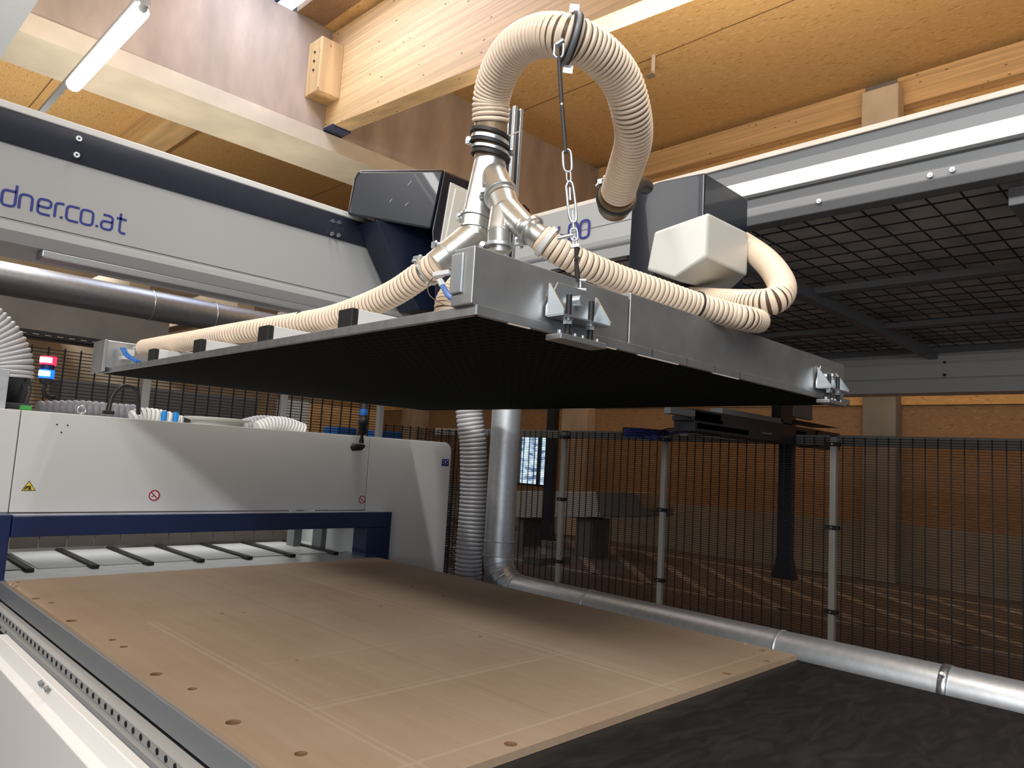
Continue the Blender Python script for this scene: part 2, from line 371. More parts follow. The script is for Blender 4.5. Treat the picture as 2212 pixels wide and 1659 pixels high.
struct('wall_right', MAT['osbw'], lambda bm: [box(bm, (XW, -7, .92), (XW+.2, 11.4, 2.88)), box(bm, (XW, 12.85, .92), (XW+.2, 30, 2.88)), box(bm, (XW, 11.4, 2.3), (XW+.2, 12.85, 2.88)), box(bm, (XW, 11.4, .5), (XW+.2, 12.85, 1.0))])  # darker OSB below: the deck's shade is put into the colour
struct('trim_2', MAT['concrete_d'], lambda bm: box(bm, (XW-.06, -7, 0), (XW+.2, 30, .92)))
wn = struct('window_1', MAT['outside'], lambda bm: box(bm, (XW+.12, 11.4, 1.0), (XW+.14, 12.85, 2.3)))
part('window_frame', wn, MAT['dark'], lambda bm: [box(bm, (XW+.02, y, 1.0), (XW+.1, y+.07, 2.3)) for y in (11.4, 12.0, 12.68)] + [box(bm, (XW+.02, 11.4, z), (XW+.1, 12.85, z+.06)) for z in (1.0, 2.24)], kind='structure')
struct('wall_back', MAT['concrete_l'], lambda bm: box(bm, (-9, 22, 0), (XW, 22.2, ZC)))
struct('wall_left', MAT['concrete_d'], lambda bm: box(bm, (-9.2, -7, 0), (-9, 30, ZC)))
PX = XW-.32
for i, (y0, y1) in enumerate(((P(1935,900,'x',PX).y, P(1862,900,'x',PX).y), (P(1268,900,'x',PX).y, P(1213,900,'x',PX).y), (P(908,900,'x',PX).y, P(868,900,'x',PX).y))):
    o = part('concrete_pillar', None, MAT['concrete_d'] if i == 0 else MAT['concrete'], lambda bm: box(bm, (XW-.32, y0, 0), (XW-.0, y1, ZC-.1)), bevel=.02, kind='structure')
    o.name = 'trim_%d' % (i+3)
# wall purlin at the ceiling edge
struct('trim_6', MAT['glulam'], lambda bm: box(bm, (XW-.30, -7, 7.93), (XW-.02, YC, 8.44)))
# concrete girder: web, flange and underside
def girder(bm):
    box(bm, (-9, YC, 6.78), (XW, YC+.9, ZC-.002))
struct('trim_7', MAT['concrete'], girder)
struct('trim_8', MAT['concrete_l'], lambda bm: box(bm, (-9, YC-.03, 6.50), (XW, YC+1.03, 6.775)))
struct('trim_9', MAT['concrete_d'], lambda bm: box(bm, (-9, 13.0, 3.05), (4.6, 13.5, 3.72)))
# low back roof piece and lean beams seen under the crane
struct('trim_10', MAT['concrete_l'], lambda bm: [box(bm, (x, 14, 4.2), (x+.35, 22, 4.75)) for x in (2.2, 4.2, 6.2)])

gb = thing('glulam_beam', 'big spruce roof beam running past the hose arc up to the concrete girder', 'beam', (5.96, 10.4, 6.84))
def glb(bm):
    x0, x1 = 5.817, 6.117
    a = [(x0, YC, 6.84), (x0, -4, 5.84), (x0, -4, 8.2), (x0, YC, 8.5)]
    extrude(bm, a, (x1-x0, 0, 0))
part('timber', gb, MAT['glulam'], glb, bevel=.01)
part('bearing_plate', gb, MAT['navy'], lambda bm: box(bm, (5.80, YC-.30, 6.79), (6.14, YC-.01, 6.835)))
wb = thing('wood_block', 'short upright spruce block fixed beside the end of the big roof beam', 'block', (5.6, 10.2, 7.3))
part('block', wb, MAT['woodx'], lambda bm: box(bm, (5.42, 10.12, 7.22), (5.815, 10.52, 8.12)), bevel=.01)
for z in (7.6, 7.75, 7.9): part('screw', wb, MAT['dark'], lambda bm: cyl(bm, (5.41, 10.3, z), (1,0,0), .018, .02))
tag(obj('glulam_beam', (lambda bm: (box(bm, (XW-8.2, 13.2, 8.0), (XW-7.6, 22, ZC-.01)), bm)[1])(NB()), MAT['glulam']), 'flat spruce roof beam beyond the concrete girder, above the white crane rail', 'beam')
# small hanging metal strap on the ceiling
hb = thing('hanger_bracket', 'small metal strap hanging from the chipboard ceiling right of the hose arc', 'bracket', P(1412,118,'z',ZC))
b0 = P(1412,118,'z',ZC); b1 = P(1407,165,'x',b0.x)
part('strap', hb, MAT['wood_l'], lambda bm: box(bm, (b0.x-.01, b0.y-.03, b1.z), (b0.x+.01, b0.y+.03, ZC)))
part('foot_plate', hb, MAT['zinc'], lambda bm: box(bm, (b0.x-.10, b0.y-.06, b1.z-.015), (b0.x+.03, b0.y+.10, b1.z)))
# top block on the pillar
tag(obj('pillar_head_block', (lambda bm: (box(bm, (XW-.62, P(1940,230,'x',XW-.62).y, 7.2), (XW-.3, P(1860,230,'x',XW-.62).y, P(1900,188,'x',XW-.62).z)), bm)[1])(NB()), MAT['concrete_l'], bevel=.03), 'pale timber-formed block with two screws on top of the wall pillar', 'block')

# fluorescent lamp (visible one) -------------------------------------------------
la, lb_ = P(155,185,'z',5.2), P(310,20,'z',5.2)
lamp = thing('tube_lamp', 'glowing white tube lamp hanging at upper left above the white crane beam', 'lamp', (la+lb_)/2)
lx = (la.x+lb_.x)/2
part('diffuser', lamp, MAT['tube'], lambda bm: tube(bm, [(lx, la.y, 5.2), (lx, la.y-.04, 5.2), (lx, lb_.y+.04, 5.2), (lx, lb_.y, 5.2)], [.045, .07, .07, .045], 16), smooth=True)
part('housing', lamp, MAT['white'], lambda bm: box(bm, (lx-.045, la.y+.02, 5.23), (lx+.045, lb_.y-.05, 5.30)), bevel=.008)
part('end_cap', lamp, MAT['white'], lambda bm: tube(bm, [(lx, lb_.y, 5.2), (lx, lb_.y-.10, 5.2)], [.04, .018], 12))
rail = thing('lamp_rail', 'thin pale support rail carrying the glowing tube lamp', 'rail', (lx, la.y, 5.33))
part('rail_profile', rail, MAT['white'], lambda bm: box(bm, (lx-.03, -3, 5.305), (lx+.03, YC+8, 5.35)))
#part('suspension_rod', rail, MAT['zinc'], lambda bm: [cyl(bm, (lx, y, (5.35+ZC)/2), (0,0,1), .006, ZC-5.35, 6) for y in (3.0, 6.5)])

# ================================================================== CRANE
YB, XB = 4.6, 3.7
xb = thing('crane_beam', 'long white crane beam with dark strip and navy web address lettering at left', 'crane beam', (1.8, YB, 2.6))
part('beam_profile', xb, MAT['beamw'], lambda bm: extrude(bm, [(-3, YB, 3.115), (-3, YB, 2.72), (-3, YB+.004, 2.706), (-3, YB-.018, 2.69), (-3, YB-.022, 2.655), (-3, YB+.03, 2.60), (-3, YB+.45, 2.60), (-3, YB+.45, 3.30), (-3, YB+.03, 3.30)], (6.5, 0, 0)))
part('under_rail', xb, MAT['alu'], lambda bm: box(bm, (.93, YB+.02, 2.555), (3.5, YB+.16, 2.598)), bevel=.008)
part('side_strip', xb, MAT['navyd'], lambda bm: extrude(bm, [(-3, YB-.035, 3.285), (-3, YB-.04, 3.20), (-3, YB-.015, 3.118), (-3, YB+.03, 3.118), (-3, YB+.03, 3.285)], (6.45, 0, 0)), bevel=.004)
part('top_rail', xb, MAT['white'], lambda bm: box(bm, (-3, YB-.03, 3.29), (3.5, YB+.10, 3.335)), bevel=.01)
part('seam', xb, MAT['black'], lambda bm: box(bm, (-3, YB-.001, 2.7165), (3.5, YB+.01, 2.7195)))
for px, py in ((170,300),(165,335),(719,478),(733,481),(717,505),(731,508)):
    c = P(px, py, 'y', YB-.045); r = .016 if px < 200 else .013
    bo = part('bolt', xb, MAT['zinc'], lambda bm: cyl(bm, c, (0,1,0), r, .018))
    part('socket', bo, MAT['black'], lambda bm: cyl(bm, c - Vector((0,.010,0)), (0,1,0), r*.35, .003))
# lettering -------------------------------------------------
def arc_poly(pts, r, closed=False):
    out = []; n = len(pts)
    for i in range(n):
        p = Vector(pts[i])
        if not closed and i in (0, n-1): out.append(p); continue
        a, b = Vector(pts[i-1]), Vector(pts[(i+1) % n]); da, db = (a-p), (b-p); rr = min(r, da.length*.49, db.length*.49)
        s, e = p + da.normalized()*rr, p + db.normalized()*rr
        for k in range(6):
            t = k/5; out.append((1-t)**2*s + 2*t*(1-t)*p + t*t*e)
    return out
def ribbon(bm, pts, wd, to3, th, closed=False):
    n = len(pts); Lf, Rt = [], []
    for i, p in enumerate(pts):
        a = pts[i-1] if (closed or i > 0) else p; b = pts[(i+1) % n] if (closed or i < n-1) else p
        d = (b - a).normalized(); nn = Vector((-d.y, d.x)) * wd/2; Lf.append(p+nn); Rt.append(p-nn)
    def mk(q, k): return bm.verts.new(to3(q.x, q.y, k))
    A = [(mk(l, 0), mk(r, 0), mk(l, th), mk(r, th)) for l, r in zip(Lf, Rt)]
    for i in range(n if closed else n-1):
        p, q = A[i], A[(i+1) % n]
        for f in ((p[0],q[0],q[1],p[1]), (p[2],p[3],q[3],q[2]), (p[0],p[2],q[2],q[0]), (p[1],q[1],q[3],p[3])): bm.faces.new(f)
    if not closed:
        for p in (A[0], A[-1]): bm.faces.new((p[0],p[1],p[3],p[2]))
GL = {'d': [([(.74,1),(0,1),(0,0),(.74,0),(.74,1.45)],0)], 'n': [([(0,0),(0,1),(.70,1),(.70,0)],0)], 'e': [([(.74,0),(0,0),(0,1),(.74,1),(.74,.48),(.0,.48)],0)],
      'r': [([(0,0),(0,1),(.5,1)],0)], '.': [([(0,.07),(.17,.07)],0)], 'c': [([(.75,1),(0,1),(0,0),(.75,0)],0)], 'o': [([(0,0),(0,1),(.74,1),(.74,0)],1)],
      'a': [([(.08,1),(.70,1),(.70,0),(0,0),(0,.56),(.70,.56)],0)], 't': [([(.2,1.38),(.2,0),(.62,0)],0), ([(-.05,1),(.6,1)],0)],
      '4': [([(.45,1.4),(0,.35),(.74,.35)],0), ([(.62,.75),(.62,0)],0)], '0': [([(0,0),(0,1.4),(.78,1.4),(.78,0)],1)]}
def letters(text, xs, h, to3, parent, wd=.15):
    for ch, x in zip(text, xs):
        bm = NB()
        for pl, cl in GL[ch]:
            pts = arc_poly([(x + a*h, b*h) for a, b in pl], .28*h, bool(cl)); ribbon(bm, pts, wd*h, to3, .002, bool(cl))
        obj('letter', bm, MAT['ink'], parent)
z0, z1 = P(10,437,'y',YB).z, P(188,483,'y',YB).z
LX = [P(px, 460, 'y', YB).x for px in (-1, 38.5, 79.5, 118, 130, 143.5, 175.5, 209, 221, 255)]
HH = .082
letters('dner.co.at', LX, HH, lambda x, z, k: (x, YB-.0015-k, 2.785+z), xb)

cb = thing('crane_cross_beam', 'white and silver crane cross beam marked 400 running to the upper right corner', 'crane beam', (XB, 1.5, 3.0))
Y0, Y1 = -2.5, 4.05
part('beam_profile', cb, MAT['alud'], lambda bm: extrude(bm, [(XB, Y0, 3.34), (XB+.012, Y0, 3.30), (XB+.012, Y0, 3.24), (XB, Y0, 3.235), (XB-.0, Y0, 3.06), (XB+.03, Y0, 3.04), (XB+.03, Y0, 2.985), (XB+.12, Y0, 2.985), (XB+.12, Y0, 3.34)], (0, Y1-Y0, 0)))
part('gleam_face', cb, MAT['white'], lambda bm: extrude(bm, [(XB-.012, Y0, 3.235), (XB-.045, Y0, 3.137), (XB, Y0, 3.137), (XB, Y0, 3.235)], (0, Y1-Y0, 0)), bevel=.004)  # lamp reflection along the beam, put in as a white facet
part('lower_rail', cb, MAT['alud'], lambda bm: extrude(bm, [(XB-.03, Y0, 3.07), (XB-.05, Y0, 3.055), (XB-.055, Y0, 3.01), (XB-.03, Y0, 2.965), (XB+.04, Y0, 2.96), (XB+.04, Y0, 3.07)], (0, Y1-Y0, 0)), bevel=.006)
part('top_rail', cb, MAT['wood_l'], lambda bm: box(bm, (XB-.01, Y0, 3.345), (XB+.10, Y1, 3.375)), bevel=.004)
part('number_panel', cb, MAT['beamw'], lambda bm: extrude(bm, [(XB-.05, 2.42, 3.33), (XB-.05, 2.42, 3.160), (XB-.056, 2.42, 3.155), (XB-.05, 2.42, 3.15), (XB-.06, 2.42, 3.05), (XB-.03, 2.42, 2.93), (XB-.005, 2.42, 2.93), (XB-.005, 2.42, 3.33)], (0, 1.6, 0)))
ny = [P(px, 500, 'x', XB-.05).y for px in (1200, 1231, 1255)]
bmn = None
for ch, yy in zip('400', ny):
    bm = NB()
    for pl, cl in GL[ch]:
        pts = arc_poly([(a*.085, b*.085) for a, b in pl], .03, bool(cl)); ribbon(bm, pts, .015, lambda x, z, k, yy=yy: (XB-.060-k, yy-x*1.15, 3.095+z), .002, bool(cl))
    obj('number', bm, MAT['ink'], cb)
for px, py in ((2010,379),(2058,367),(1770,435)):
    c = P(px, py, 'x', XB-.06)
    part('bolt', cb, MAT['zinc'], lambda bm: [cyl(bm, c, (1,0,0), .012, .02), cyl(bm, c-Vector((.01,0,0)), (1,0,0), .006, .01, 6)])
# far deck behind the cross beam -------------------------------------------
dk = thing('mesh_deck', 'dark overhead platform of wire mesh seen from below at right', 'platform', (6, 1.5, 2.95))
part('deck_sheet', dk, MAT['deckp'], lambda bm: box(bm, (XB+.13, -2.5, 3.06), (8.62, 7.6, 3.09)))
def dmesh(bm):
    y = -2.4
    while y < 7.6: beam(bm, (XB+.13, y, 2.99), (8.3, y, 2.99), .007, .007); y += .15
    x = XB+.2
    while x < 8.3: beam(bm, (x, -2.4, 2.98), (x, 7.6, 2.98), .007, .007); x += .20
part('wire_grid', dk, MAT['dark'], dmesh)
for y in (.62, 2.15, 3.9, 5.3, -1.0):
    part('cross_bar', dk, MAT['darkg'], lambda bm: box(bm, (XB+.13, y, 2.88), (8.28, y+.09, 2.97)), bevel=.006)
for x in (5.2, 6.7, 8.1): part('long_bar', dk, MAT['darkg'], lambda bm: box(bm, (x, -2.5, 2.93), (x+.10, 7.6, 2.975)))
MAT['railg'] = mat('rail_grey', (.85, .85, .82), .5, .1)
fb = thing('far_crane_rail', 'grey aluminium crane rail at far side of the mesh deck, right edge', 'crane beam', (8.35, 1.5, 2.5))
part('beam_profile', fb, MAT['railg'], lambda bm: extrude(bm, [(8.32, -3, 3.055), (8.34, -3, 2.93), (8.30, -3, 2.92), (8.30, -3, 2.86), (8.33, -3, 2.84), (8.33, -3, 2.70), (8.30, -3, 2.68), (8.30, -3, 2.54), (8.6, -3, 2.54), (8.6, -3, 3.055)], (0, 10.7, 0)), bevel=.004)
for y_, z in ((780,2.85),(800,2.72)): part('bolt', fb, MAT['dark'], lambda bm: cyl(bm, (8.31, P(2040,y_,'x',8.3).y, z), (1,0,0), .012, .03))

# motor covers ----------------------------------------------------------------
mc = thing('motor_cover', 'glossy navy motor cover with pale side panel above the left crane beam end', 'machine cover', (3.2, 4.3, 3.0))
ya = 4.12
TR = P(961, 366, 'y', ya); NA = (-.5, -1, 0)
def flat_back(pts, y, k=1.0):
    out = []
    for p in pts:
        q = EYE + (p-EYE)*((y-EYE.y)/(p.y-EYE.y)); out.append(q)
    c = sum(out, Vector())/len(out); return [c+(q-c)*.97 for q in out]
def cov1(bm):
    A = [PL(px, py, TR, NA) for px, py in ((775,368),(961,366),(933,497),(750,464),(764,385))]
    hull(bm, A + flat_back(A, 4.57))
part('shell', mc, MAT['navyg'], cov1, bevel=.022)
def cov1b(bm):
    A = [P(px, py, 'y', ya+.004) for px, py in ((959,368),(1046,402),(1043,650),(940,650),(933,500))]
    hull(bm, A + flat_back(A, 4.56))
part('side_frame', mc, MAT['navyg'], cov1b, bevel=.018)
part('side_panel', mc, MAT['whitew'], lambda bm: extrude(bm, [P(px, py, 'y', ya-.006) for px, py in ((974,393),(1008,409),(1036,424),(1036,590),(1000,588),(948,566),(951,530))], (0, .03, 0)), bevel=.006)
part('embossed_panel', mc, MAT['whitew'], lambda bm: extrude(bm, [P(px, py, 'y', ya-.016) for px, py in ((985,405),(1010,416),(1030,428),(1030,580),(1000,574),(957,556),(960,528))], (0, .02, 0)), bevel=.008)
part('lower_bracket', mc, MAT['navyk'], lambda bm: extrude(bm, [P(px, py, 'y', 4.32) for px, py in ((812,474),(945,490),(955,672),(905,668),(866,600))], (0, .25, 0)), bevel=.01)
part('knob', mc, MAT['navyg'], lambda bm: hull(bm, [P(px, py, 'y', y) for px, py in ((1118,438),(1132,440),(1144,452),(1147,480),(1118,482)) for y in (4.1, 4.4)]), bevel=.012)
for a, b, c, d in ((881,400,889,390),(841,437,847,429),(874,445,882,437)): part('scuff_mark', mc, MAT['whitew'], lambda bm: beam(bm, PL(a, b, TR, NA), PL(c, d, TR, NA), .003, .002))

m2 = thing('motor_cover', 'glossy navy hood with white angular nose in front of the cross beam', 'machine cover', (3.2, 2.1, 2.6))
yf = 1.60; T = P(1523,373,'y',yf); NL = (-.96, -.25, 0)
def cov2(bm):
    R = [P(px, py, 'y', yf) for px, py in ((1523,373),(1616,430),(1614,508),(1520,470))]
    Lf = [PL(px, py, T, NL) for px, py in ((1422,393),(1420,510),(1412,596))]
    n3 = Lf[0] ; L2 = [PL(px, py, n3, (-.985, .17, 0)) for px, py in ((1366,414),(1356,590))]
    back = [p + Vector((.05, .35, 0)) for p in R[:3]]
    hull(bm, R + Lf + L2 + back + [Lf[0]+Vector((.5,.0,0)), Lf[2]+Vector((.5,.0,0))])
part('shell', m2, MAT['navyg'], cov2, bevel=.018)
def nose(bm):
    o = Vector((-.012, -.03, 0))
    R = [P(px, py, 'y', yf) + o for px, py in ((1520,463),(1607,506),(1604,598),(1515,559))]
    o2 = Vector((-.045, -.0, 0))
    Lf = [PL(px, py, T, NL) + o2 for px, py in ((1425,506),(1409,588))]
    B = [PL(px, py, T, NL) + o2 for px, py in ((1470,606),)]
    bk = [R[1] + Vector((0, .34, 0)), R[2] + Vector((0, .34, 0)), P(1568,638,'z',R[3].z-.0)]
    hull(bm, R + Lf + B + bk)
part('nose_panel', m2, MAT['whitew'], nose, bevel=.014)
nz = P(1515,559,'y',yf).z - .004
part('carriage_arm', m2, MAT['navyd'], lambda bm: box(bm, (T.x+.35, yf+.30, T.z-.35), (XB-.06, yf+.50, T.z-.10)))
part('vent_slot', m2, MAT['dark'], lambda bm: extrude(bm, [P(px, py, 'z', nz) for px, py in ((1503,604),(1530,616),(1522,626),(1496,614))], (0, 0, .01)))

# ================================================================== SUCTION GRIPPER PANEL
sg = thing('suction_gripper', 'large flat suction gripper panel with black perforated underside and aluminium rim', 'gripper', (1.044, 1.168, 1.91))
U = Vector((.9999, -.0090, 0)); V = Vector((.0264, .9996, 0)); O3 = Vector((1.044, 1.168, 1.91))
LU, LV = 2.08, 2.89
def G(u, v, z): q = O3 + U*u + V*v; return Vector((q.x, q.y, 1.91+z))
def gbox(bm, u0, u1, v0, v1, z0, z1):
    a = [bm.verts.new(G(u, v, z)) for z in (z0, z1) for u, v in ((u0,v0),(u1,v0),(u1,v1),(u0,v1))]
    for f in ((0,3,2,1),(4,5,6,7),(0,1,5,4),(1,2,6,5),(2,3,7,6),(3,0,4,7)): bm.faces.new([a[i] for i in f])
def gpart(name, m, *bx, bevel=0): return part(name, sg, m, lambda bm: [gbox(bm, *b) for b in bx], bevel)
gpart('suction_mat', MAT['suction'], (.004, LU-.004, .004, LV-.004, 0, .012))
gpart('base_plate', MAT['alum'], (0, LU, 0, LV, .0125, .020))
gpart('rim', MAT['alum'], (-.002, 0.012, -.002, LV, -.001, .022), (0, LU+.02, -.004, .010, -.001, .022), (LU-.01, LU+.002, 0, LV, 0, .02), (0, LU, LV-.01, LV, 0, .022), bevel=.001)
gpart('side_box', MAT['alum'], (-.012, .552, .002, .075, .022, .152), bevel=.003)
gpart('side_box', MAT['alum'], (.560, 2.05, .002, .075, .022, .152+.012), bevel=.003)
gpart('cover_plate', MAT['zinc'], (-.018, -.012, .035, .075, .05, .14), bevel=.002)
for u in (.66, .84, 1.0, 1.16): gpart('rim_joint', MAT['dark'], (u, u+.002, -.0055, -.004, .0, .022))
for u, l in ((.10, .07), (.45, .05), (.60, .20), (1.0, .16)): gpart('edge_strip', MAT['wood_l'], (u, u+l, -.003, .004, -.004, -.001))
# rectangular tubes lying across, with black caps
for v in (.525, 1.03, 1.59, 2.11):
    t = gpart('cross_tube', MAT['white'], (.03, 1.95, v, v+.07, .0205, .075), bevel=.003)
    part('end_plug', t, MAT['black'], lambda bm: gbox(bm, .008, .029, v-.001, v+.071, .0205, .076), bevel=.003)
gpart('end_box', MAT['zinc'], (-.03, .9, LV-.17, LV-.10, .022, .155), bevel=.003)
gpart('end_flange', MAT['alum'], (-.035, -.02, LV-.19, LV+.0, .0, .155), (-.035, -.03, LV-.19, LV+.01, -.004, .002), bevel=.002)
c0 = gpart('connector_plate', MAT['zinc'], (.10, .26, LV-.178, LV-.171, .05, .14), bevel=.002)
gpart('valve_block', MAT['white'], (.06, .10, LV-.20, LV-.17, .09, .12), (.05, .09, LV-.20, LV-.17, .07, .085))
# leveling brackets on the near side
def level(px, first):
    u = (P(px, 700, 'y', 1.165) - O3).x
    def wing(bm, s):
        a = [G(u + s*(.0), -.005, 0)]
        pts = [(s*.085, -.006, .055), (s*.085, -.006, .07), (s*.075, -.006, .118), (s*.060, -.006, .130), (s*.030, -.006, .075), (s*.02, -.006, .055)]
        extrude(bm, [G(u+x, y, z) for x, y, z in pts], (0, -.004, 0))
    b = part('level_bracket', sg, MAT['zinc'], lambda bm: [extrude(bm, [G(u+x, -.004, z) for x, z in ((-.09,.035),(.09,.035),(.09,.06),(.055,.125),(-.055,.125),(-.09,.06))], (0,-.005,0))], bevel=.001)
    for s in (-1, 1):
        part('gusset', b, MAT['zinc'], lambda bm: extrude(bm, [G(u+s*.088, -.009, .035), G(u+s*.088, -.062, .035), G(u+s*.088, -.062, .045), G(u+s*.088, -.012, .115), G(u+s*.088, -.009, .115)], U*.004))
    part('shelf', b, MAT['zinc'], lambda bm: gbox(bm, u-.088, u+.088, -.062, -.009, .033, .037))
    part('clamp_rail', b, MAT['alum'], lambda bm: gbox(bm, u-.085, u+.085, -.055, -.004, -.022, -.008), bevel=.002)
    for s in (-.5, .5):
        c = G(u+s*.085, -.036, .03)
        part('rod', b, MAT['black'], lambda bm: cyl(bm, c+Vector((0,0,.010)), (0,0,1), .0075, .105, 12))
        part('nut', b, MAT['zinc'], lambda bm: [cyl(bm, c+Vector((0,0,-.004)), (0,0,1), .012, .012, 6, smooth=False), cyl(bm, c+Vector((0,0,.004)), (0,0,1), .014, .010, 14)])
        for e in (-.028, .028): part('screw', b, MAT['zinc'], lambda bm: cyl(bm, c+Vector((e,0,-.034)), (0,0,1), .006, .012, 10))
    part('eye', b, MAT['zinc'], lambda bm: cyl(bm, G(u+.01, -.02, .09), V, .013, .03), bevel=.003)
level(1228, True); level(1775, False)
gpart('rear_bracket', MAT['alum'], (1.55, 1.85, .30, .40, .02, .16), bevel=.003)
# upright aluminium profile
pa, pb_ = D(1113, 236, 2.6), D(1113, 520, 2.6)
pr = thing('profile_post', 'upright slotted aluminium profile behind the metal pipe branch', 'post', (pa.x, pa.y, 1.94))
part('profile', pr, MAT['alu'], lambda bm: [box(bm, (pa.x+dx-.0075, pa.y+dy-.0075, 1.935), (pa.x+dx+.0075, pa.y+dy+.0075, pa.z)) for dx in (-.0145, .0145) for dy in (-.0145, .0145)], bevel=.002)
part('core', pr, MAT['dark'], lambda bm: box(bm, (pa.x-.011, pa.y-.011, 1.935), (pa.x+.011, pa.y+.011, pa.z-.002)))
part('cable_tie', pr, MAT['whitew'], lambda bm: beam(bm, D(1094,296,2.45), D(1124,283,2.55), .005, .003))

# pipe branch ---------------------------------------------------------------
pipe = thing('branch_pipe', 'galvanised Y-shaped extraction pipe with clamp rings on the suction gripper', 'pipe', D(1080, 520, 2.3))
dz = 2.32
A0 = D(1060,345,dz); A1 = D(1047,400,dz); A2 = D(1029,470,dz-.02); A3 = D(1024,505,dz-.03); A4 = D(984,537,dz-.05); A5 = D(938,572,dz-.08)
rT = .055
part('trunk', pipe, MAT['galvp'], lambda bm: pipes(bm, [A0, A2], [.0505, .0455]))
part('left_branch', pipe, MAT['galvp'], lambda bm: pipes(bm, [A2, A3, A5], [.0455, .0455, .039]))
B0 = D(1062,372,dz); B1 = D(1086,432,dz-.10); B1b = D(1094,456,dz-.13)
part('trunk_branch', pipe, MAT['galvp'], lambda bm: pipes(bm, [B0, B1], [.047, .0475]))
part('second_fork', pipe, MAT['galvp'], lambda bm: (pipes(bm, [B1, B1b], [.0465, .044]), pipes(bm, [B1.lerp(B1b,.6), D(1079,500,dz-.16), D(1078,545,dz-.16)], [.042, .0345, .0345]), pipes(bm, [B1.lerp(B1b,.7), D(1135,492,dz-.2), D(1176,522,dz-.24)], [.042, .036, .036])))
def ring(name, c, ax, r, wd, m, parent, lug=True, side=None):
    o = part(name, parent, m, lambda bm: hollow(bm, [c-ax.normalized()*wd/2, c+ax.normalized()*wd/2], r+.004, r-.003, 32), bevel=.0008)
    if lug:
        s, u = frame_at(ax); dd = side or s
        part('clamp_screw', o, MAT['zinc'], lambda bm: [box(bm, c+dd*r*1.12-Vector((.009,.009,.009)), c+dd*r*1.12+Vector((.009,.009,.009))), cyl(bm, c+dd*r*1.15, ax.cross(dd), .004, .05, 8), cyl(bm, c+dd*r*1.15+ax.cross(dd).normalized()*.022, ax.cross(dd), .008, .008, 6)])
    return o
lf = -right
ring('clamp_ring', A2, A3-A1, .047, .010, MAT['zinc'], pipe, True, lf)
ring('clamp_ring', A3.lerp(A2,.25), A3-A2, .0465, .006, MAT['zinc'], pipe, False)
ring('clamp_ring', A4.lerp(A5,.45), A5-A4, .042, .009, MAT['zinc'], pipe, True, (lf-down).normalized())
ring('clamp_ring', B1.lerp(B0,.15), B1-B0, .050, .012, MAT['zinc'], pipe, True, (lf-down*.3).normalized())
ring('clamp_ring', D(1078,532,dz-.16), Vector((0,0,1)), .042, .010, MAT['zinc'], pipe, True, lf)
ring('clamp_ring', D(1146,498,dz-.22), D(1176,520,dz-.24)-D(1130,485,dz-.2), .042, .011, MAT['zinc'], pipe, True, (down+lf).normalized())
top = A0-A1
for k, (py, m, wd) in enumerate(((338,'black',.012), (327,'zinc',.010), (314,'black',.010), (305,'zinc',.012), (292,'black',.012))):
    ring('hose_clamp', D(1060-(k*.5), py, dz), top, rT+.002+(.003 if m == 'black' else .001), wd, MAT[m], pipe, m == 'zinc', (right if k == 1 else lf)*1.0)
part('smoked_cuff', pipe, MAT['cuff'], lambda bm: tube(bm, [D(1060,345,dz), D(1060,258,dz)], rT-.002, 32))
# hoses ------------------------------------------------------------------------
HM = [MAT['hose'], MAT['hosed']]
def hose(label, ctrl, r, pitch=.0125, mats=None, cat='hose', name='extraction_hose', **k):
    o = thing(name, label, cat, ctrl[0]); bm = NB(); corrugated(bm, ctrl, r, pitch, **k); obj('ribbed_tube', bm, mats or HM, o); return o
RM = .060
arc = hose('cream ribbed hose arching high above the metal pipe branch', [D(1060,266,2.32), D(1062,212,2.30), D(1078,158,2.24), D(1112,106,2.15), D(1165,78,2.06), D(1225,80,2.0), D(1288,112,2.04), D(1340,170,2.12), D(1364,245,2.20), D(1368,305,2.30), D(1352,362,2.42), D(1334,418,2.54)], RM, .0145)
hc = D(1232,84,2.0); ha = D(1250,90,2.01)-D(1215,78,2.0)
cl = thing('hose_hanger_clamp', 'black and zinc clamp ring around the top of the arched hose', 'clamp', hc)
part('rubber_band', cl, MAT['rubber'], lambda bm: hollow(bm, [hc-ha.normalized()*.012, hc+ha.normalized()*.012], RM+.009, RM+.001, 40))
part('steel_band', cl, MAT['alud'], lambda bm: hollow(bm, [hc-ha.normalized()*.007, hc+ha.normalized()*.007], RM+.013, RM+.0085, 40))
for s in (-1, 1): part('lug', cl, MAT['zinc'], lambda bm: beam(bm, hc+down*s*(RM+.012)+right*(.01 if s<0 else -.005), hc+down*s*(RM+.034)+right*(.012 if s<0 else -.008), .026, .004, up=fwd))
e0 = D(1334,418,2.54); e1 = D(1330,432,2.58)
ec = thing('hose_end_collar', 'dark collar where the arched hose ends beside the cross beam', 'collar', e1)
part('collar', ec, MAT['cuff'], lambda bm: tube(bm, [e0.lerp(e1,.2), e1, D(1328,442,2.64)], [RM+.006, RM+.008, RM+.002], 32))
ring('clamp_ring', e0.lerp(e1,.6), e1-e0, RM+.008, .014, MAT['dark'], ec, True, (lf-down).normalized())
part('elbow', ec, MAT['black'], lambda bm: tube(bm, crom([D(1340,436,2.66), D(1365,408,2.8), D(1382,398,2.9), D(1396,404,3.0)], 6), .03, 16))

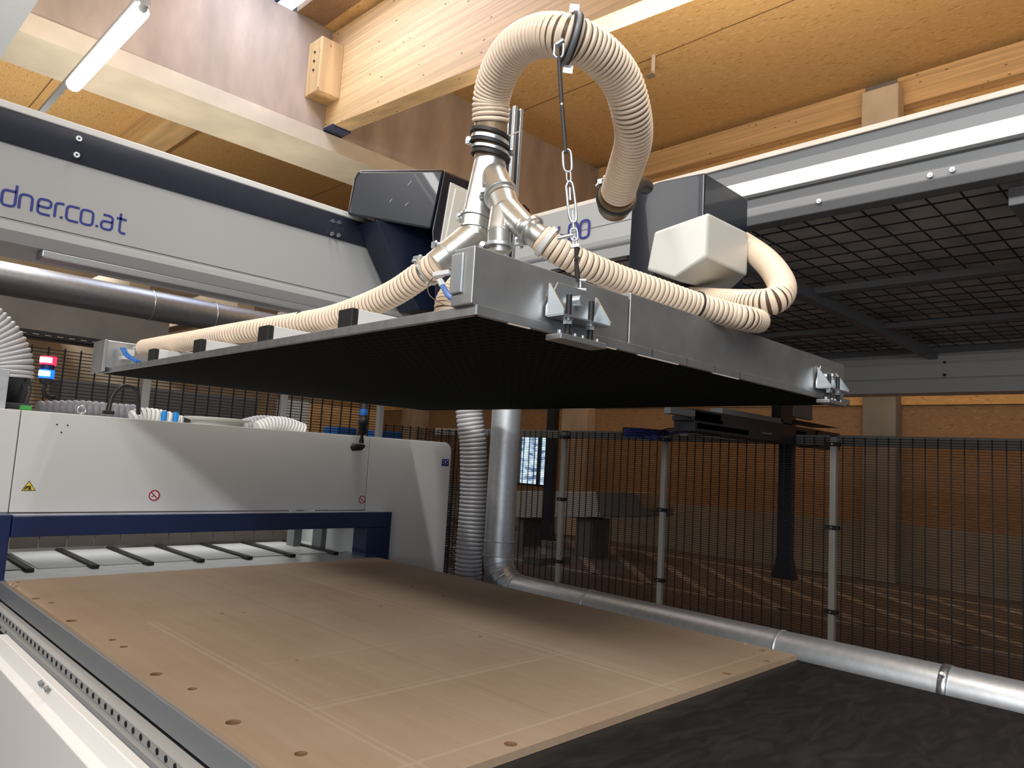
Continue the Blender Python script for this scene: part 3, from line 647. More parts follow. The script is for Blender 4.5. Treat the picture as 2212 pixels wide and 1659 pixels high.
RB = .043
hl = hose('cream ribbed hose lying along the left edge of the gripper', [D(946,570,2.23), D(905,598,2.28), D(850,634,2.36), D(780,665,2.47), D(700,690,2.6), D(600,706,2.75), D(500,722,2.9), D(410,737,3.15), D(345,747,3.4), D(312,752,3.6)], RB, .0185)
part('cable_tie', hl, MAT['black'], lambda bm: hollow(bm, [D(657,698,2.67), D(655,698,2.675)], RB+.002, RB-.002, 28))
ring('hose_clamp', D(925,585,2.255), D(905,598,2.28)-D(946,570,2.23), RB+.001, .009, MAT['zinc'], hl, True, (lf-down).normalized())
hr = hose('cream ribbed hose running along the near right side of the gripper', [D(1166,512,2.08), D(1210,545,2.08), D(1270,575,2.10), D(1340,603,2.16), D(1420,630,2.22), D(1500,658,2.28), D(1570,678,2.32), D(1620,690,2.36), D(1636,694,2.52), D(1600,688,2.80)], RB-.002, .0175)
part('cable_tie', hr, MAT['black'], lambda bm: hollow(bm, [D(1503,659,2.282), D(1506,660,2.284)], RB+.002, RB-.004, 28))
ring('hose_clamp', D(1180,522,2.08), D(1210,545,2.08)-D(1166,512,2.08), RB+.001, .016, MAT['hosew'], hr, False)
hose('cream ribbed hose looping out behind the white nosed hood at right', [D(1545,492,3.9), D(1600,524,3.6), D(1652,562,3.3), D(1684,604,3.08), D(1688,634,2.98), D(1664,652,2.95), D(1620,655,3.02), D(1560,652,3.2), D(1490,646,3.4)], .058, .018)
hose('stub of cream ribbed hose behind the left corner plate of the gripper', [D(1000,600,2.45), D(968,640,2.42), D(960,668,2.4), D(965,690,2.4)], .035, .012)
# pneumatics at the corner
bh = thing('air_hose', 'short bright blue air hose with white valve near the gripper corner', 'air hose', D(955,620,2.1))
part('blue_tube', bh, MAT['blue'], lambda bm: tube(bm, crom([D(956,618,2.12), D(970,640,2.0), D(985,650,1.9), D(989,664,1.85)], 8), .008, 12))
part('valve', bh, MAT['white'], lambda bm: [beam(bm, D(936,594,2.12), D(972,588,2.1), .016, .014), beam(bm, D(948,602,2.12), D(957,618,2.12), .016, .018)], bevel=.003)
part('thin_cable', bh, MAT['hosed'], lambda bm: tube(bm, crom([D(935,600,2.1), D(924,618,2.1), D(930,640,2.05), D(962,660,1.95)], 8), .0014, 6))
b2 = thing('air_hose', 'pair of thin blue air tubes at the far left corner of the gripper', 'air hose', P(275,765,'z',2.0))
part('blue_tube', b2, MAT['blue'], lambda bm: [tube(bm, crom([D(262+d,752,3.55), D(272+d,768,3.5), D(296+d,782,3.42)], 8), .006, 8) for d in (0, 7)])

# suspension ------------------------------------------------------------------
su = thing('hose_suspension', 'dark gas strut with carabiner, turnbuckle and chain hanging under the hose clamp', 'suspension', D(1215,110,2.0))
t0 = lambda px, py: D(px, py, 1.93 - (py-110)/540*.10)
def link(bm, a, b, wd, r):
    d = (b-a); s = right * wd/2; pts = [a+d*.15-s, a+d*.02, a+d*.15+s, b-d*.15+s, b-d*.02, b-d*.15-s]
    tube(bm, crom(pts+[pts[0]], 4), r, 8)
part('carabiner', su, MAT['zinc'], lambda bm: [link(bm, t0(1208,90), t0(1206,125), .022, .0035), tube(bm, [t0(1200,98), t0(1216,88)], .009, 10)])
part('strut', su, MAT['black'], lambda bm: tube(bm, [t0(1207,120), t0(1213,222)], .0055, 12)); part('strut', su, MAT['black'], lambda bm: tube(bm, [t0(1214,228), t0(1222,330)], .0055, 12))
part('strut_joint', su, MAT['zinc'], lambda bm: tube(bm, [t0(1213,222), t0(1214,228)], .0035, 10))
part('carabiner', su, MAT['zinc'], lambda bm: link(bm, t0(1224,322), t0(1227,372), .020, .003))
part('chain_link', su, MAT['zinc'], lambda bm: [link(bm, t0(1228,370), t0(1229,392), .010, .002)])
part('turnbuckle', su, MAT['zinc'], lambda bm: [link(bm, t0(1229,390), t0(1239,482), .018, .0035), tube(bm, [t0(1231,405), t0(1232,432)], .003, 8), tube(bm, [t0(1237,455), t0(1239,495)], .003, 8)])
part('shackle', su, MAT['zinc'], lambda bm: [link(bm, t0(1239,493), t0(1241,520), .016, .0028), tube(bm, [t0(1204,515), t0(1236,508)], .005, 10)])
part('chain_link', su, MAT['zinc'], lambda bm: [link(bm, t0(1240,512), t0(1243,538), .008, .002), beam(bm, t0(1232,533), t0(1250,530), .012, .008)])
part('strap', su, MAT['rubber'], lambda bm: [tube(bm, [t0(1247,535), t0(1244,558), t0(1247,590), t0(1248,608)], [.008, .004, .007, .006], 10), tube(bm, [t0(1243,558), t0(1250,562)], .008, 10, mi=0)])
part('shackle', su, MAT['zinc'], lambda bm: [link(bm, t0(1248,603), t0(1246,645), .014, .003), tube(bm, [t0(1244,605), t0(1266,606)], .004, 8), tube(bm, [t0(1244,624), t0(1266,626)], .004, 8)])

# ================================================================== MACHINE BED AND BOARD
ZT = .9
bd = thing('machine_bed', 'dark machine bed under the brown board with perforated rail along its left side', 'machine bed', (1.9, 2.6, 0))
part('bed_body', bd, MAT['dark'], lambda bm: box(bm, (.86, -1.5, .25), (2.95, 5.6, ZT-.045)))
part('side_plate', bd, MAT['darkg'], lambda bm: box(bm, (.84, -.6, ZT-.085), (.86, 4.25, ZT-.012)), bevel=.003)
part('perforated_rail', bd, MAT['railw'], lambda bm: [box(bm, (.80, -.6, ZT-.118), (.84, 4.1, ZT-.092)), box(bm, (.79, -.6, ZT-.155), (.84, 4.1, ZT-.128))])
part('rail_holes', bd, MAT['black'], lambda bm: [[cyl(bm, (.7995, y*.06+.4, ZT-.105), (1,0,0), .009, .003, 12) for y in range(62)], [cyl(bm, (.7895, y*.10+.4, ZT-.141), (1,0,0), .005, .003, 10) for y in range(37)]], kind='stuff')
part('cross_plate', bd, MAT['alum'], lambda bm: box(bm, (.86, 4.12, ZT-.04), (2.98, 5.7, ZT-.006)), bevel=.003)
for px, py in ((72,1237),(213,1228),(335,1222),(447,1216),(549,1209),(640,1203),(726,1196)):
    x = P(px, py, 'z', ZT).x; part('support_strip', bd, MAT['rubber'], lambda bm: box(bm, (x-.022, 4.37, ZT-.006), (x+.018, 5.09, ZT+.012)), bevel=.005)
part('white_slat', bd, MAT['white'], lambda bm: [box(bm, (x-.27, 4.45, ZT-.005), (x-.03, 5.08, ZT-.001)) for x in (1.02,1.324,1.61,1.902,2.206,2.503,2.827,3.12)])
bt = thing('conveyor_belt', 'dark scuffed belt surface of the bed in the lower right corner', 'conveyor belt', (1.9, 0, ZT-.03))
part('belt', bt, MAT['belt'], lambda bm: box(bm, (.86, -2.2, ZT-.044), (2.965, 4.1, ZT-.022)))
# board with real holes
bmb = NB(); box(bmb, (.85, 1.27, ZT-.021), (2.955, 4.115, ZT)); me = bpy.data.meshes.new('b'); bmb.to_mesh(me); bmb.free()
bo = bpy.data.objects.new('b', me); C.objects.link(bo)
HOLES = [(22,1262,12),(30,1267,14),(38,1258,8),(77,1293,13),(112,1302,9),(155,1341,15),(243,1382,10),(268,1397,10),(338,1456,14),(416,1488,10),(504,1560,15),(1103,1607,13),(1611,1391,9),(1646,1405,9),(1656,1428,9),(1570,1455,11),(480,1325,6),(527,1323,5),(825,1207,9),(895,1224,8),(915,1231,6),(890,1267,6),(957,1287,6),(823,1309,6),(1038,1375,6),(642,1598-172,5),(650,1628,12)]
cut = NB()
for px, py, r in HOLES:
    c = P(px, py, 'z', ZT); cyl(cut, (c.x, c.y, ZT), (0,0,1), r*.0013, .012, 20)
mc_ = bpy.data.meshes.new('c'); cut.to_mesh(mc_); cut.free(); co = bpy.data.objects.new('c', mc_); C.objects.link(co)
bo.data.materials.append(MAT['mdf']); bo.data.materials.append(MAT['hole']); co.data.materials.append(MAT['hole'])
md = bo.modifiers.new('bool', 'BOOLEAN'); md.operation = 'DIFFERENCE'; md.object = co; md.solver = 'EXACT'
dg = bpy.context.evaluated_depsgraph_get(); dg.update(); nm = bpy.data.meshes.new_from_object(bo.evaluated_get(dg))
bpy.data.objects.remove(bo); bpy.data.objects.remove(co)
board = bpy.data.objects.new('fibreboard_panel', nm); C.objects.link(board)
nm.materials.clear(); nm.materials.append(MAT['mdf']); nm.materials.append(MAT['hole'])
for p in nm.polygons:
    c = p.center; inside = .86 < c.x < 2.94 and 1.28 < c.y < 4.10
    p.material_index = 1 if (inside and c.z < ZT-.001 and c.z > ZT-.015) else 0
tag(board, 'large brown fibreboard panel with screw holes lying on the machine bed', 'board')
# white machine cover in the lower left corner
wc = thing('side_cover', 'white sheet metal machine cover in the lower left corner', 'machine cover', (.3, 1.6, .4))
x_, z_ = .72, .83
part('cover_sheet', wc, MAT['coverw'], lambda bm: extrude(bm, [(x_, -1, z_), (x_-.03, -1, z_+.004), (x_-.05, -1, z_-.035), (x_-.075, -1, z_-.045), (x_-.082, -1, z_-.6), (x_, -1, z_-.6)], (0, 4.35, 0)), bevel=.003)
part('top_edge', wc, MAT['alud'], lambda bm: box(bm, (x_+.001, -1, z_-.03), (x_+.012, 3.3, z_+.002)))
for px, py in ((88,1476),(101,1488)):
    c = P(px, py, 'x', x_-.045); part('screw', wc, MAT['alud'], lambda bm: cyl(bm, c, (1,0,.4), .009, .012))
tag(obj('guide_channel', (lambda bm: (box(bm, (.735, -1, .42), (.785, 4.2, .70)), bm)[1])(NB()), MAT['navyd']), 'dark blue-black channel running between the white cover and the bed rail', 'channel')

# ================================================================== ROUTER MACHINE
YH = 4.3
rt = thing('router_machine', 'white router machine hood with navy frame standing behind the board', 'machine', (2, 4.6, 0))
zt = 1.705
def hood_panel(bm, x0, x1, z0, z1, rr=0):
    pts = [(x0, YH, z0), (x1, YH, z0)]
    if rr:
        for k in range(7):
            a = math.pi/2*k/6; pts.append((x1-rr+rr*math.cos(a), YH, z1-rr+rr*math.sin(a)))
    else: pts.append((x1, YH, z1))
    pts.append((x0, YH, z1)); extrude(bm, pts, (0, 1.1, 0))
part('left_panel', rt, MAT['white'], lambda bm: hood_panel(bm, -.6, .862, 1.20, zt), bevel=.004)
part('front_panel', rt, MAT['white'], lambda bm: hood_panel(bm, .866, 2.938, 1.20, zt), bevel=.004)
part('right_panel', rt, MAT['white'], lambda bm: hood_panel(bm, 2.943, 3.69, .25, zt, .07), bevel=.004)
part('cabinet_side', rt, MAT['navyd'], lambda bm: box(bm, (3.695, YH+.08, .25), (3.76, YH+.9, 1.66)))
part('vent_ribs', rt, MAT['navy'], lambda bm: [box(bm, (3.74, YH+.06, z/50), (3.775, YH+.4, z/50+.010)) for z in range(35, 62)], kind='stuff')
fr_ = part('navy_frame', rt, MAT['navy'], lambda bm: [box(bm, (.865, YH-.10, 1.09), (3.10, YH+.06, 1.192)), box(bm, (2.90, YH-.10, .80), (3.10, YH+.06, 1.09)), box(bm, (.60, YH-.10, .80), (.862, YH+.06, 1.20))], bevel=.006)
part('pale_ledge', rt, MAT['ledge'], lambda bm: box(bm, (.87, YH-.096, 1.1925), (3.09, YH-.001, 1.195)))  # thin pale strip on top of the navy bar
part('dust_flap', rt, MAT['flap'], lambda bm: [box(bm, (x/100, 5.10, ZT+.015), (x/100+.144, 5.105, 1.195)) for x in range(60, 285, 15)])
part('inner_column', rt, MAT['alud'], lambda bm: [box(bm, (2.80, YH+.3, .88), (2.84, YH+.42, 1.2)), box(bm, (2.70, YH+.5, .88), (2.76, YH+.6, 1.2))])
tag(obj('white_locker', (lambda bm: (box(bm, (4.0, 7.0, .0), (5.2, 7.4, 1.3)), bm)[1])(NB()), MAT['white'], bevel=.01), 'white cabinet glimpsed through the gap under the router hood', 'cabinet')
# stickers
sgn = [P(px, py, 'y', YH-.001) for px, py in ((46,1060),(77,1060),(63,1038))]
st = part('warning_sign', rt, MAT['black'], lambda bm: extrude(bm, sgn, (0, -.001, 0)))
cg = (sgn[0]+sgn[1]+sgn[2])/3
part('yellow_field', st, MAT['yellow'], lambda bm: extrude(bm, [cg+(p-cg)*.84+Vector((0,-.001,0)) for p in sgn], (0, -.0008, 0)))
part('hand_symbol', st, MAT['black'], lambda bm: [beam(bm, cg+Vector((x0,-.0022,z0)), cg+Vector((x1,-.0022,z1)), .004, .0008, up=(0,1,0)) for x0,z0,x1,z1 in ((-.018,-.004,.0,.002),(0,.002,.006,-.012),(-.004,-.012,.004,-.004),(.006,.008,.008,-.014),(-.014,.002,.006,.006),(-.02,-.01,-.008,-.006))])
for px, py, r in ((333,1070,.030),(782,1079,.027)):
    c = P(px, py, 'y', YH-.002)
    s_ = part('no_smoking_sign', rt, MAT['signw'], lambda bm: cyl(bm, c, (0,1,0), r, .0012, 32))
    part('red_ring', s_, MAT['red'], lambda bm: [hollow(bm, [c+Vector((0,-.0008,0)), c+Vector((0,-.002,0))], r, r*.78, 32), beam(bm, c+Vector((-r*.6,-.0014,r*.6)), c+Vector((r*.6,-.0014,-r*.6)), r*.2, .001, up=(0,1,0))])
    part('symbol', s_, MAT['black'], lambda bm: [beam(bm, c+Vector((-r*.45,-.0012,-r*.25)), c+Vector((r*.1,-.0012,-r*.05)), r*.14, .0006, up=(0,1,0))])
c = P(962, 999, 'y', YH-.002)
s_ = part('axis_sign', rt, MAT['ink'], lambda bm: box(bm, c+Vector((-.035,-.001,-.026)), c+Vector((.035,.001,.026))), bevel=.003)
part('axis_letter', s_, MAT['signw'], lambda bm: [beam(bm, c+Vector((x0,-.0016,z0)), c+Vector((x1,-.0016,z1)), .0035, .0006, up=(0,1,0)) for x0,z0,x1,z1 in ((-.008,.012,0,0),(.008,.012,0,0),(0,0,0,-.013),(-.028,.014,-.014,.014),(.014,.014,.028,.014),(-.026,-.006,-.018,-.006),(.018,-.008,.026,-.008))])
for px, py in ((123,917),(146,918.5),(132.5,934)):
    c = P(px, py, 'y', YH-.001); part('rivet', rt, MAT['dark'], lambda bm: cyl(bm, c, (0,1,0), .004, .004, 8))
# probe hanging in front of the hood
q0 = P(785, 900, 'y', 4.18)
pb = thing('hanging_probe', 'black hanging sensor rod with blue band in front of the router hood', 'sensor', (q0.x, 4.18, 1.6))
zz = lambda py: P(785, py, 'y', 4.18).z
part('rod', pb, MAT['dark'], lambda bm: cyl(bm, (q0.x, 4.18, (zz(886)+2.58)/2), (0,0,1), .026, 2.58-zz(886), 16))
part('blue_band', pb, MAT['blue'], lambda bm: cyl(bm, (q0.x, 4.18, (zz(884)+zz(898))/2), (0,0,1), .028, zz(884)-zz(898), 16))
part('body', pb, MAT['black'], lambda bm: tube(bm, [(q0.x, 4.18, zz(y)) for y in (897,905,906,918,919,936,937,940)], [.028,.028,.034,.034,.029,.032,.030,.018], 18))
part('swivel', pb, MAT['black'], lambda bm: [tube(bm, [(q0.x, 4.18, zz(938)), (q0.x, 4.18, zz(958))], [.008,.018], 12), tube(bm, [P(758,966,'y',4.16), P(762,966,'y',4.16), P(780,966,'y',4.16), P(787,963,'y',4.16)], [.008,.026,.022,.010], 14)])
# clutter on top of the hood
hose('dark grey ribbed hose lying on top of the router hood at left', [P(80,886,'y',5.0), P(130,884,'y',5.0), P(180,884,'y',5.0), P(240,889,'y',5.0), P(292,892,'y',5.0)], .055, .034, [MAT['hosek'], MAT['hosegd']], depth=.12)
hose('pale ribbed hose hump on the router hood beside the blue caps', [P(285,905,'y',4.75), P(305,898,'y',4.75), P(330,899,'y',4.75), P(360,905,'y',4.75), P(390,915,'y',4.75)], .05, .024, [MAT['hosew'], MAT['hosegd']], depth=.12)
hose('pale ribbed hose hump on the router hood behind the hanging probe', [P(555,926,'y',4.75), P(585,915,'y',4.75), P(620,917,'y',4.75), P(655,930,'y',4.75)], .05, .024, [MAT['hosew'], MAT['hosegd']], depth=.12)
hose('grey ribbed hose behind the white lid on the router hood', [P(525,918,'y',5.1), P(560,910,'y',5.1), P(600,912,'y',5.1)], .045, .024, [MAT['hoseg'], MAT['hosegd']], depth=.12)
ar = thing('cable_arch', 'black cable bent in an arch on top of the router hood', 'cable', P(260,890,'y',4.45))
part('cable', ar, MAT['black'], lambda bm: tube(bm, crom([P(233,892,'y',4.45), P(240,862,'y',4.5), P(258,838,'y',4.5), P(280,836,'y',4.55), P(297,852,'y',4.6), P(299,894,'y',4.65)], 8), .013, 12))
part('gland', ar, MAT['black'], lambda bm: beam(bm, P(222,890,'y',4.45), P(246,892,'y',4.45), .03, .02), bevel=.003)
for i, (px, py) in enumerate(((355,892),(380,895))):
    c = P(px, py, 'y', 4.5)
    o = part('blue_hood_cap', None, MAT['bluec'], lambda bm: tube(bm, [(c.x, 4.5, zt-.0), (c.x, 4.5, c.z-.01), (c.x, 4.5, c.z+.012)], [.016, .018, .015], 14))  # plain blue cap standing on the hood
    tag(o, ('small blue cap on the router hood, left one of the pair', 'small blue cap on the router hood, right one of the pair')[i], 'cap', 'blue caps on the router hood')
c = P(470, 915, 'y', 4.62)
ld = thing('round_disc', 'flat white round lid lying on top of the router hood', 'lid', (c.x, 4.62, zt))
part('rim', ld, MAT['whitew'], lambda bm: tube(bm, [(c.x, 4.62, zt), (c.x, 4.62, zt+.03), (c.x, 4.62, zt+.045), (c.x, 4.62, zt+.05)], [.16, .16, .21, .20], 32))
c = P(177, 885, 'y', 4.35)
ey = thing('lifting_eye', 'small round steel lifting eye on the router hood edge', 'eye bolt', c)
part('eye_ring', ey, MAT['zinc'], lambda bm: tube(bm, [c+Vector((.02*math.cos(a), 0, .02*math.sin(a))) for a in [k*math.pi/8 for k in range(16)]], .005, 8, closed=True))
part('stem', ey, MAT['zinc'], lambda bm: cyl(bm, (c.x, c.y, zt-.0), (0,0,1), .008, .02))
# left aggregate: hose, junction and boxes
hose('grey ribbed hose curving down at the left edge of the view', [P(-150,640,'y',4.7), P(-90,664,'y',4.7), P(-40,696,'y',4.7), P(0,738,'y',4.7), P(18,782,'y',4.7), P(18,818,'y',4.7)], .118, .024, [MAT['hoseg'], MAT['hosegd']])
jn = thing('hose_junction', 'dark cone fitting with cables below the grey hose at the left edge', 'fitting', P(30,840,'y',4.7))
part('cone', jn, MAT['dark'], lambda bm: tube(bm, [P(18,818,'y',4.7), P(18,824,'y',4.7), P(32,856,'y',4.7), P(34,880,'y',4.7)], [.112, .112, .05, .04], 24))
[part('cable', jn, MAT['dark'], lambda bm: tube(bm, crom([P(50+d,820,'y',4.62), P(52+d,845,'y',4.62), P(46+d,868,'y',4.62), P(44+d,884,'y',4.62)], 6), .005, 8)) for d in (0, 7, 14)]
tag(obj('control_box', (lambda bm: (box(bm, P(8,868,'y',4.5), P(66,884,'y',4.5)+Vector((0,.2,0))), bm)[1])(NB()), MAT['dark'], bevel=.005), 'flat dark box on the router hood at far left, below the cone fitting', 'box')
tag(obj('steel_bracket', (lambda bm: (box(bm, P(-30,792,'y',4.45), P(11,884,'y',4.45)+Vector((0,.1,0))), bm)[1])(NB()), MAT['galv'], bevel=.003), 'grey steel upright at the left edge, on the router hood', 'bracket')
c = P(57, 881, 'y', 4.42); tag(obj('push_button', (lambda bm: (box(bm, c+Vector((-.025,0,-.012)), c+Vector((.025,.03,.012))), bm)[1])(NB()), MAT['green'], bevel=.003), 'small green block on the router hood at far left', 'button')

# ================================================================== SIGNAL LIGHT
sl = thing('signal_light', 'signal lamp with glowing red and blue lenses in front of the mesh fence', 'signal lamp', P(102,850,'y',5.3))
xx = P(102,800,'y',5.3).x; z3 = lambda py: P(102, py, 'y', 5.3).z
part('red_lens', sl, [MAT['redl']], lambda bm: cyl(bm, (xx, 5.3, z3(779)), (0,0,1), .045, z3(770)-z3(788), 20))
part('red_core', sl, MAT['redh'], lambda bm: cyl(bm, (xx-.02, 5.27, z3(779)), (0,0,1), .034, z3(774)-z3(785), 16))
part('spacer', sl, MAT['navy'], lambda bm: cyl(bm, (xx, 5.3, z3(793.5)), (0,0,1), .036, z3(788)-z3(799), 18))
part('blue_lens', sl, MAT['bluel'], lambda bm: cyl(bm, (xx, 5.3, z3(808.5)), (0,0,1), .042, z3(799)-z3(818), 20))
part('blue_core', sl, MAT['blueh'], lambda bm: cyl(bm, (xx-.02, 5.27, z3(808)), (0,0,1), .032, z3(803)-z3(814), 16))
part('base', sl, MAT['dark'], lambda bm: tube(bm, [(xx, 5.3, z3(818)), (xx, 5.3, z3(826)), (xx, 5.3, z3(832))], [.04, .035, .015], 16))
part('arm', sl, MAT['dark'], lambda bm: tube(bm, crom([(xx, 5.3, z3(830)), P(94,845,'y',5.3), P(102,856,'y',5.4), P(115,857,'y',5.6), P(116,858,'y',5.80)], 6), .012, 10))

# ================================================================== FENCES
def fence_panel(label, p, q, z0, z1, group, hstep=.0235, vstep=.10):
    p, q = Vector((p[0], p[1], 0)), Vector((q[0], q[1], 0)); L = (q-p).length; d = (q-p)/L
    o = thing('mesh_fence_panel', label, 'fence panel', (p.x, p.y, z0), group)
    def wires(bm):
        k = 0
        while k*hstep <= z1-z0:
            z = z0 + k*hstep; beam(bm, (p.x, p.y, z), (q.x, q.y, z), .006, .006); k += 1
        k = 0; off = Vector((-d.y, d.x, 0))*.004
        while k*vstep < L:
            a = p + d*(k*vstep+.04) + off; beam(bm, (a.x, a.y, z0), (a.x, a.y, z1), .009, .009, up=d); k += 1
    part('wire_mesh', o, MAT['mesh'], wires)
    return o
ZF = 2.0; XF = 7.1
py_ = [P(1213,1100,'x',XF).y, P(1432,1100,'x',XF).y, P(1800,1100,'x',XF).y]
ys = [9.2, py_[0]+1.9, py_[0], py_[1], py_[2], .6]
lab = ['black mesh fence panel glimpsed left of the vertical metal duct', 'black mesh fence panel in front of the blue window', 'black mesh fence panel between first and second pale posts', 'black mesh fence panel between second and third pale posts', 'black mesh fence panel right of the third pale post']
for i in range(5):
    fence_panel(lab[i], (XF, ys[i]-.04), (XF, ys[i+1]+.04), .06, ZF, 'mesh fence panels on the right', )
fence_panel('black mesh fence panel cut by the right edge of the view', (XF, .56), (XF, -1.4), .06, ZF, 'mesh fence panels on the right')
def post(x, y, z, label, group, ax):
    o = thing('fence_post', label, 'post', (x, y, 0), group)
    part('post_tube', o, MAT['postg'], lambda bm: box(bm, (x-.028, y-.028, 0), (x+.028, y+.028, z)), bevel=.003)
    part('post_cap', o, MAT['black'], lambda bm: box(bm, (x-.03, y-.03, z), (x+.03, y+.03, z+.012)))
    part('base_foot', o, MAT['black'], lambda bm: box(bm, (x-.07, y-.05, 0), (x+.07, y+.05, .008)))
    for zc in (.38, 1.15, z-.07):
        w_ = Vector((.03, .06, 0)) if ax == 'y' else Vector((.06, .03, 0)); n = Vector((-.034, 0, 0)) if ax == 'y' else Vector((0, -.034, 0))
        cl_ = part('clamp', o, MAT['black'], lambda bm: box(bm, Vector((x, y, zc-.02))-w_+n*.3, Vector((x, y, zc+.02))+w_+n*.3), bevel=.003)
        part('clamp_bolt', cl_, MAT['zinc'], lambda bm: cyl(bm, Vector((x, y, zc))+n*1.4, n, .010, .02, 10))
for i, l in ((1, 'pale fence post hidden partly behind the vertical duct'), (2, 'pale fence post just right of the blue window'), (3, 'pale fence post in the middle of the right fence, above the horizontal duct'), (4, 'pale fence post nearest the hanging dark leg, third of the row')):
    post(XF, ys[i], ZF, l, 'pale fence posts on the right', 'y')
# fence behind the router
YFB = 5.8
bx = [.2, 1.93, 3.05, 4.05, 5.6]
bl = ['black mesh fence panel behind the red and blue signal lamp', 'black mesh fence panel behind the black cable arch', 'black mesh fence panel behind the white round lid and hanging probe', 'black mesh fence panel behind the right end of the router hood']
for i in range(4): fence_panel(bl[i], (bx[i]+.04, YFB), (bx[i+1]-.04, YFB), .06, 2.19 if i < 3 else 1.88, 'mesh fence panels behind the router', .024)
post(bx[1], YFB, 2.2, 'grey fence post behind the black cable arch', 'fence posts behind the router', 'x')
post(bx[2], YFB, 2.2, 'grey fence post behind the router hood, left of the hanging probe', 'fence posts behind the router', 'x')
post(bx[3], YFB, 2.2, 'grey fence post just right of the hanging probe', 'fence posts behind the router', 'x')
tag(obj('cable_duct', (lambda bm: (box(bm, (XF+.25, -3, 1.93), (XF+.33, 9, 2.03)), bm)[1])(NB()), MAT['postg'], bevel=.004), 'grey cable duct running level behind the top of the right fence', 'cable duct')

# ================================================================== DUCTS
XD, RD = 3.5, .100
vy = P(1088, 1000, 'x', XD).y
ed = thing('extraction_duct', 'shiny galvanised duct dropping down and turning along the bed', 'duct', (XD, vy, .8))
zh = P(2212, 1477, 'x', XD).z - RD*.93
Rb = .20
part('upright_pipe', ed, MAT['galv'], lambda bm: tube(bm, [(XD, vy, 2.75), (XD, vy, zh+Rb)], RD, 48))
part('elbow', ed, MAT['galv'], lambda bm: tube(bm, [(XD, vy-Rb+Rb*math.cos(a), zh+Rb-Rb*math.sin(a)) for a in [math.pi/2*k/5 for k in range(6)]], RD, 48, smooth=True))
part('level_pipe', ed, MAT['galv'], lambda bm: tube(bm, [(XD, vy-Rb, zh), (XD, -2, zh)], RD, 48))
for k in range(6):
    a = math.pi/2*k/5; c = Vector((XD, vy-Rb+Rb*math.cos(a), zh+Rb-Rb*math.sin(a))); t = Vector((0, -math.sin(a), -math.cos(a)))
    part('seam_ring', ed, MAT['galv'], lambda bm: hollow(bm, [c-t*.003, c+t*.003], RD+.004, RD-.001, 40))
part('seam_ring', ed, MAT['galv'], lambda bm: hollow(bm, [(XD, vy, zh+Rb+.09), (XD, vy, zh+Rb+.096)], RD+.004, RD-.001, 40))
for px in (1262, 1676):
    y = P(px, 1300+(px-1262)*.22, 'x', XD-.05).y; part('seam_ring', ed, MAT['galv'], lambda bm: hollow(bm, [(XD, y, zh), (XD, y-.010, zh)], RD+.004, RD-.001, 40))
y = P(2030, 1460, 'x', XD-.05).y
part('clamp_band', ed, MAT['zinc'], lambda bm: [hollow(bm, [(XD, y, zh), (XD, y-.035, zh)], RD+.005, RD-.001, 40), cyl(bm, (XD-.085, y-.018, zh+.075), (-1,0,1), .008, .03, 8)])
fh = thing('flexible_duct', 'silver grey ribbed hose hanging upright left of the galvanised duct', 'hose', P(1015,1000,'x',3.45))
def fhose(bm):
    corrugated(bm, [P(1010,780,'y',3.95), P(1014,890,'y',3.92), P(1022,960,'y',3.9), P(1023,1050,'y',3.9), P(1019,1130,'y',3.9), P(1014,1190,'y',3.9), P(1010,1275,'y',3.9), Vector((P(1010,1275,'y',3.9).x, 3.9, .3)), Vector((P(1010,1275,'y',3.9).x, 3.9, .02))], .100, .029, .10, 36)
part('ribbed_tube', fh, [MAT['hoseg'], MAT['hosegd']], fhose)
# big duct behind the crane
bdk = thing('round_ceiling_duct', 'large round galvanised duct running behind the white crane beam at left', 'duct', (2, 8.5, 3.05))
part('pipe', bdk, MAT['galvd'], lambda bm: tube(bm, [(-4, 8.5, 3.07), (7, 8.5, 3.07)], .165, 48))
for px, py in ((330,660),(465,680)):
    x = P(px, py, 'y', 8.4).x; part('joint_ring', bdk, MAT['zinc'], lambda bm: hollow(bm, [(x, 8.5, 3.07), (x+.012, 8.5, 3.07)], .172, .16, 40))
    #part('hanger', bdk, MAT['zinc'], lambda bm: cyl(bm, (x, 8.5, (3.24+ZC)/2), (0,0,1), .006, ZC-3.24, 6))
ct = thing('cable_tray', 'perforated grey cable tray hanging level behind the left hose', 'cable tray', (2, 9.5, 2.6))
ca, cbb = P(30,712,'y',9.5), P(225,742,'y',9.5)
part('tray', ct, MAT['dark'], lambda bm: [box(bm, (-3, 9.5, ca.z-.05), (6, 9.52, ca.z+.03)), box(bm, (-3, 9.5, ca.z-.05), (6, 9.8, ca.z-.045))])
part('slots', ct, MAT['concrete_l'], lambda bm: [box(bm, (k*.12, 9.495, ca.z-.018), (k*.12+.06, 9.4995, ca.z-.010)) for k in range(-5, 45)], kind='stuff')
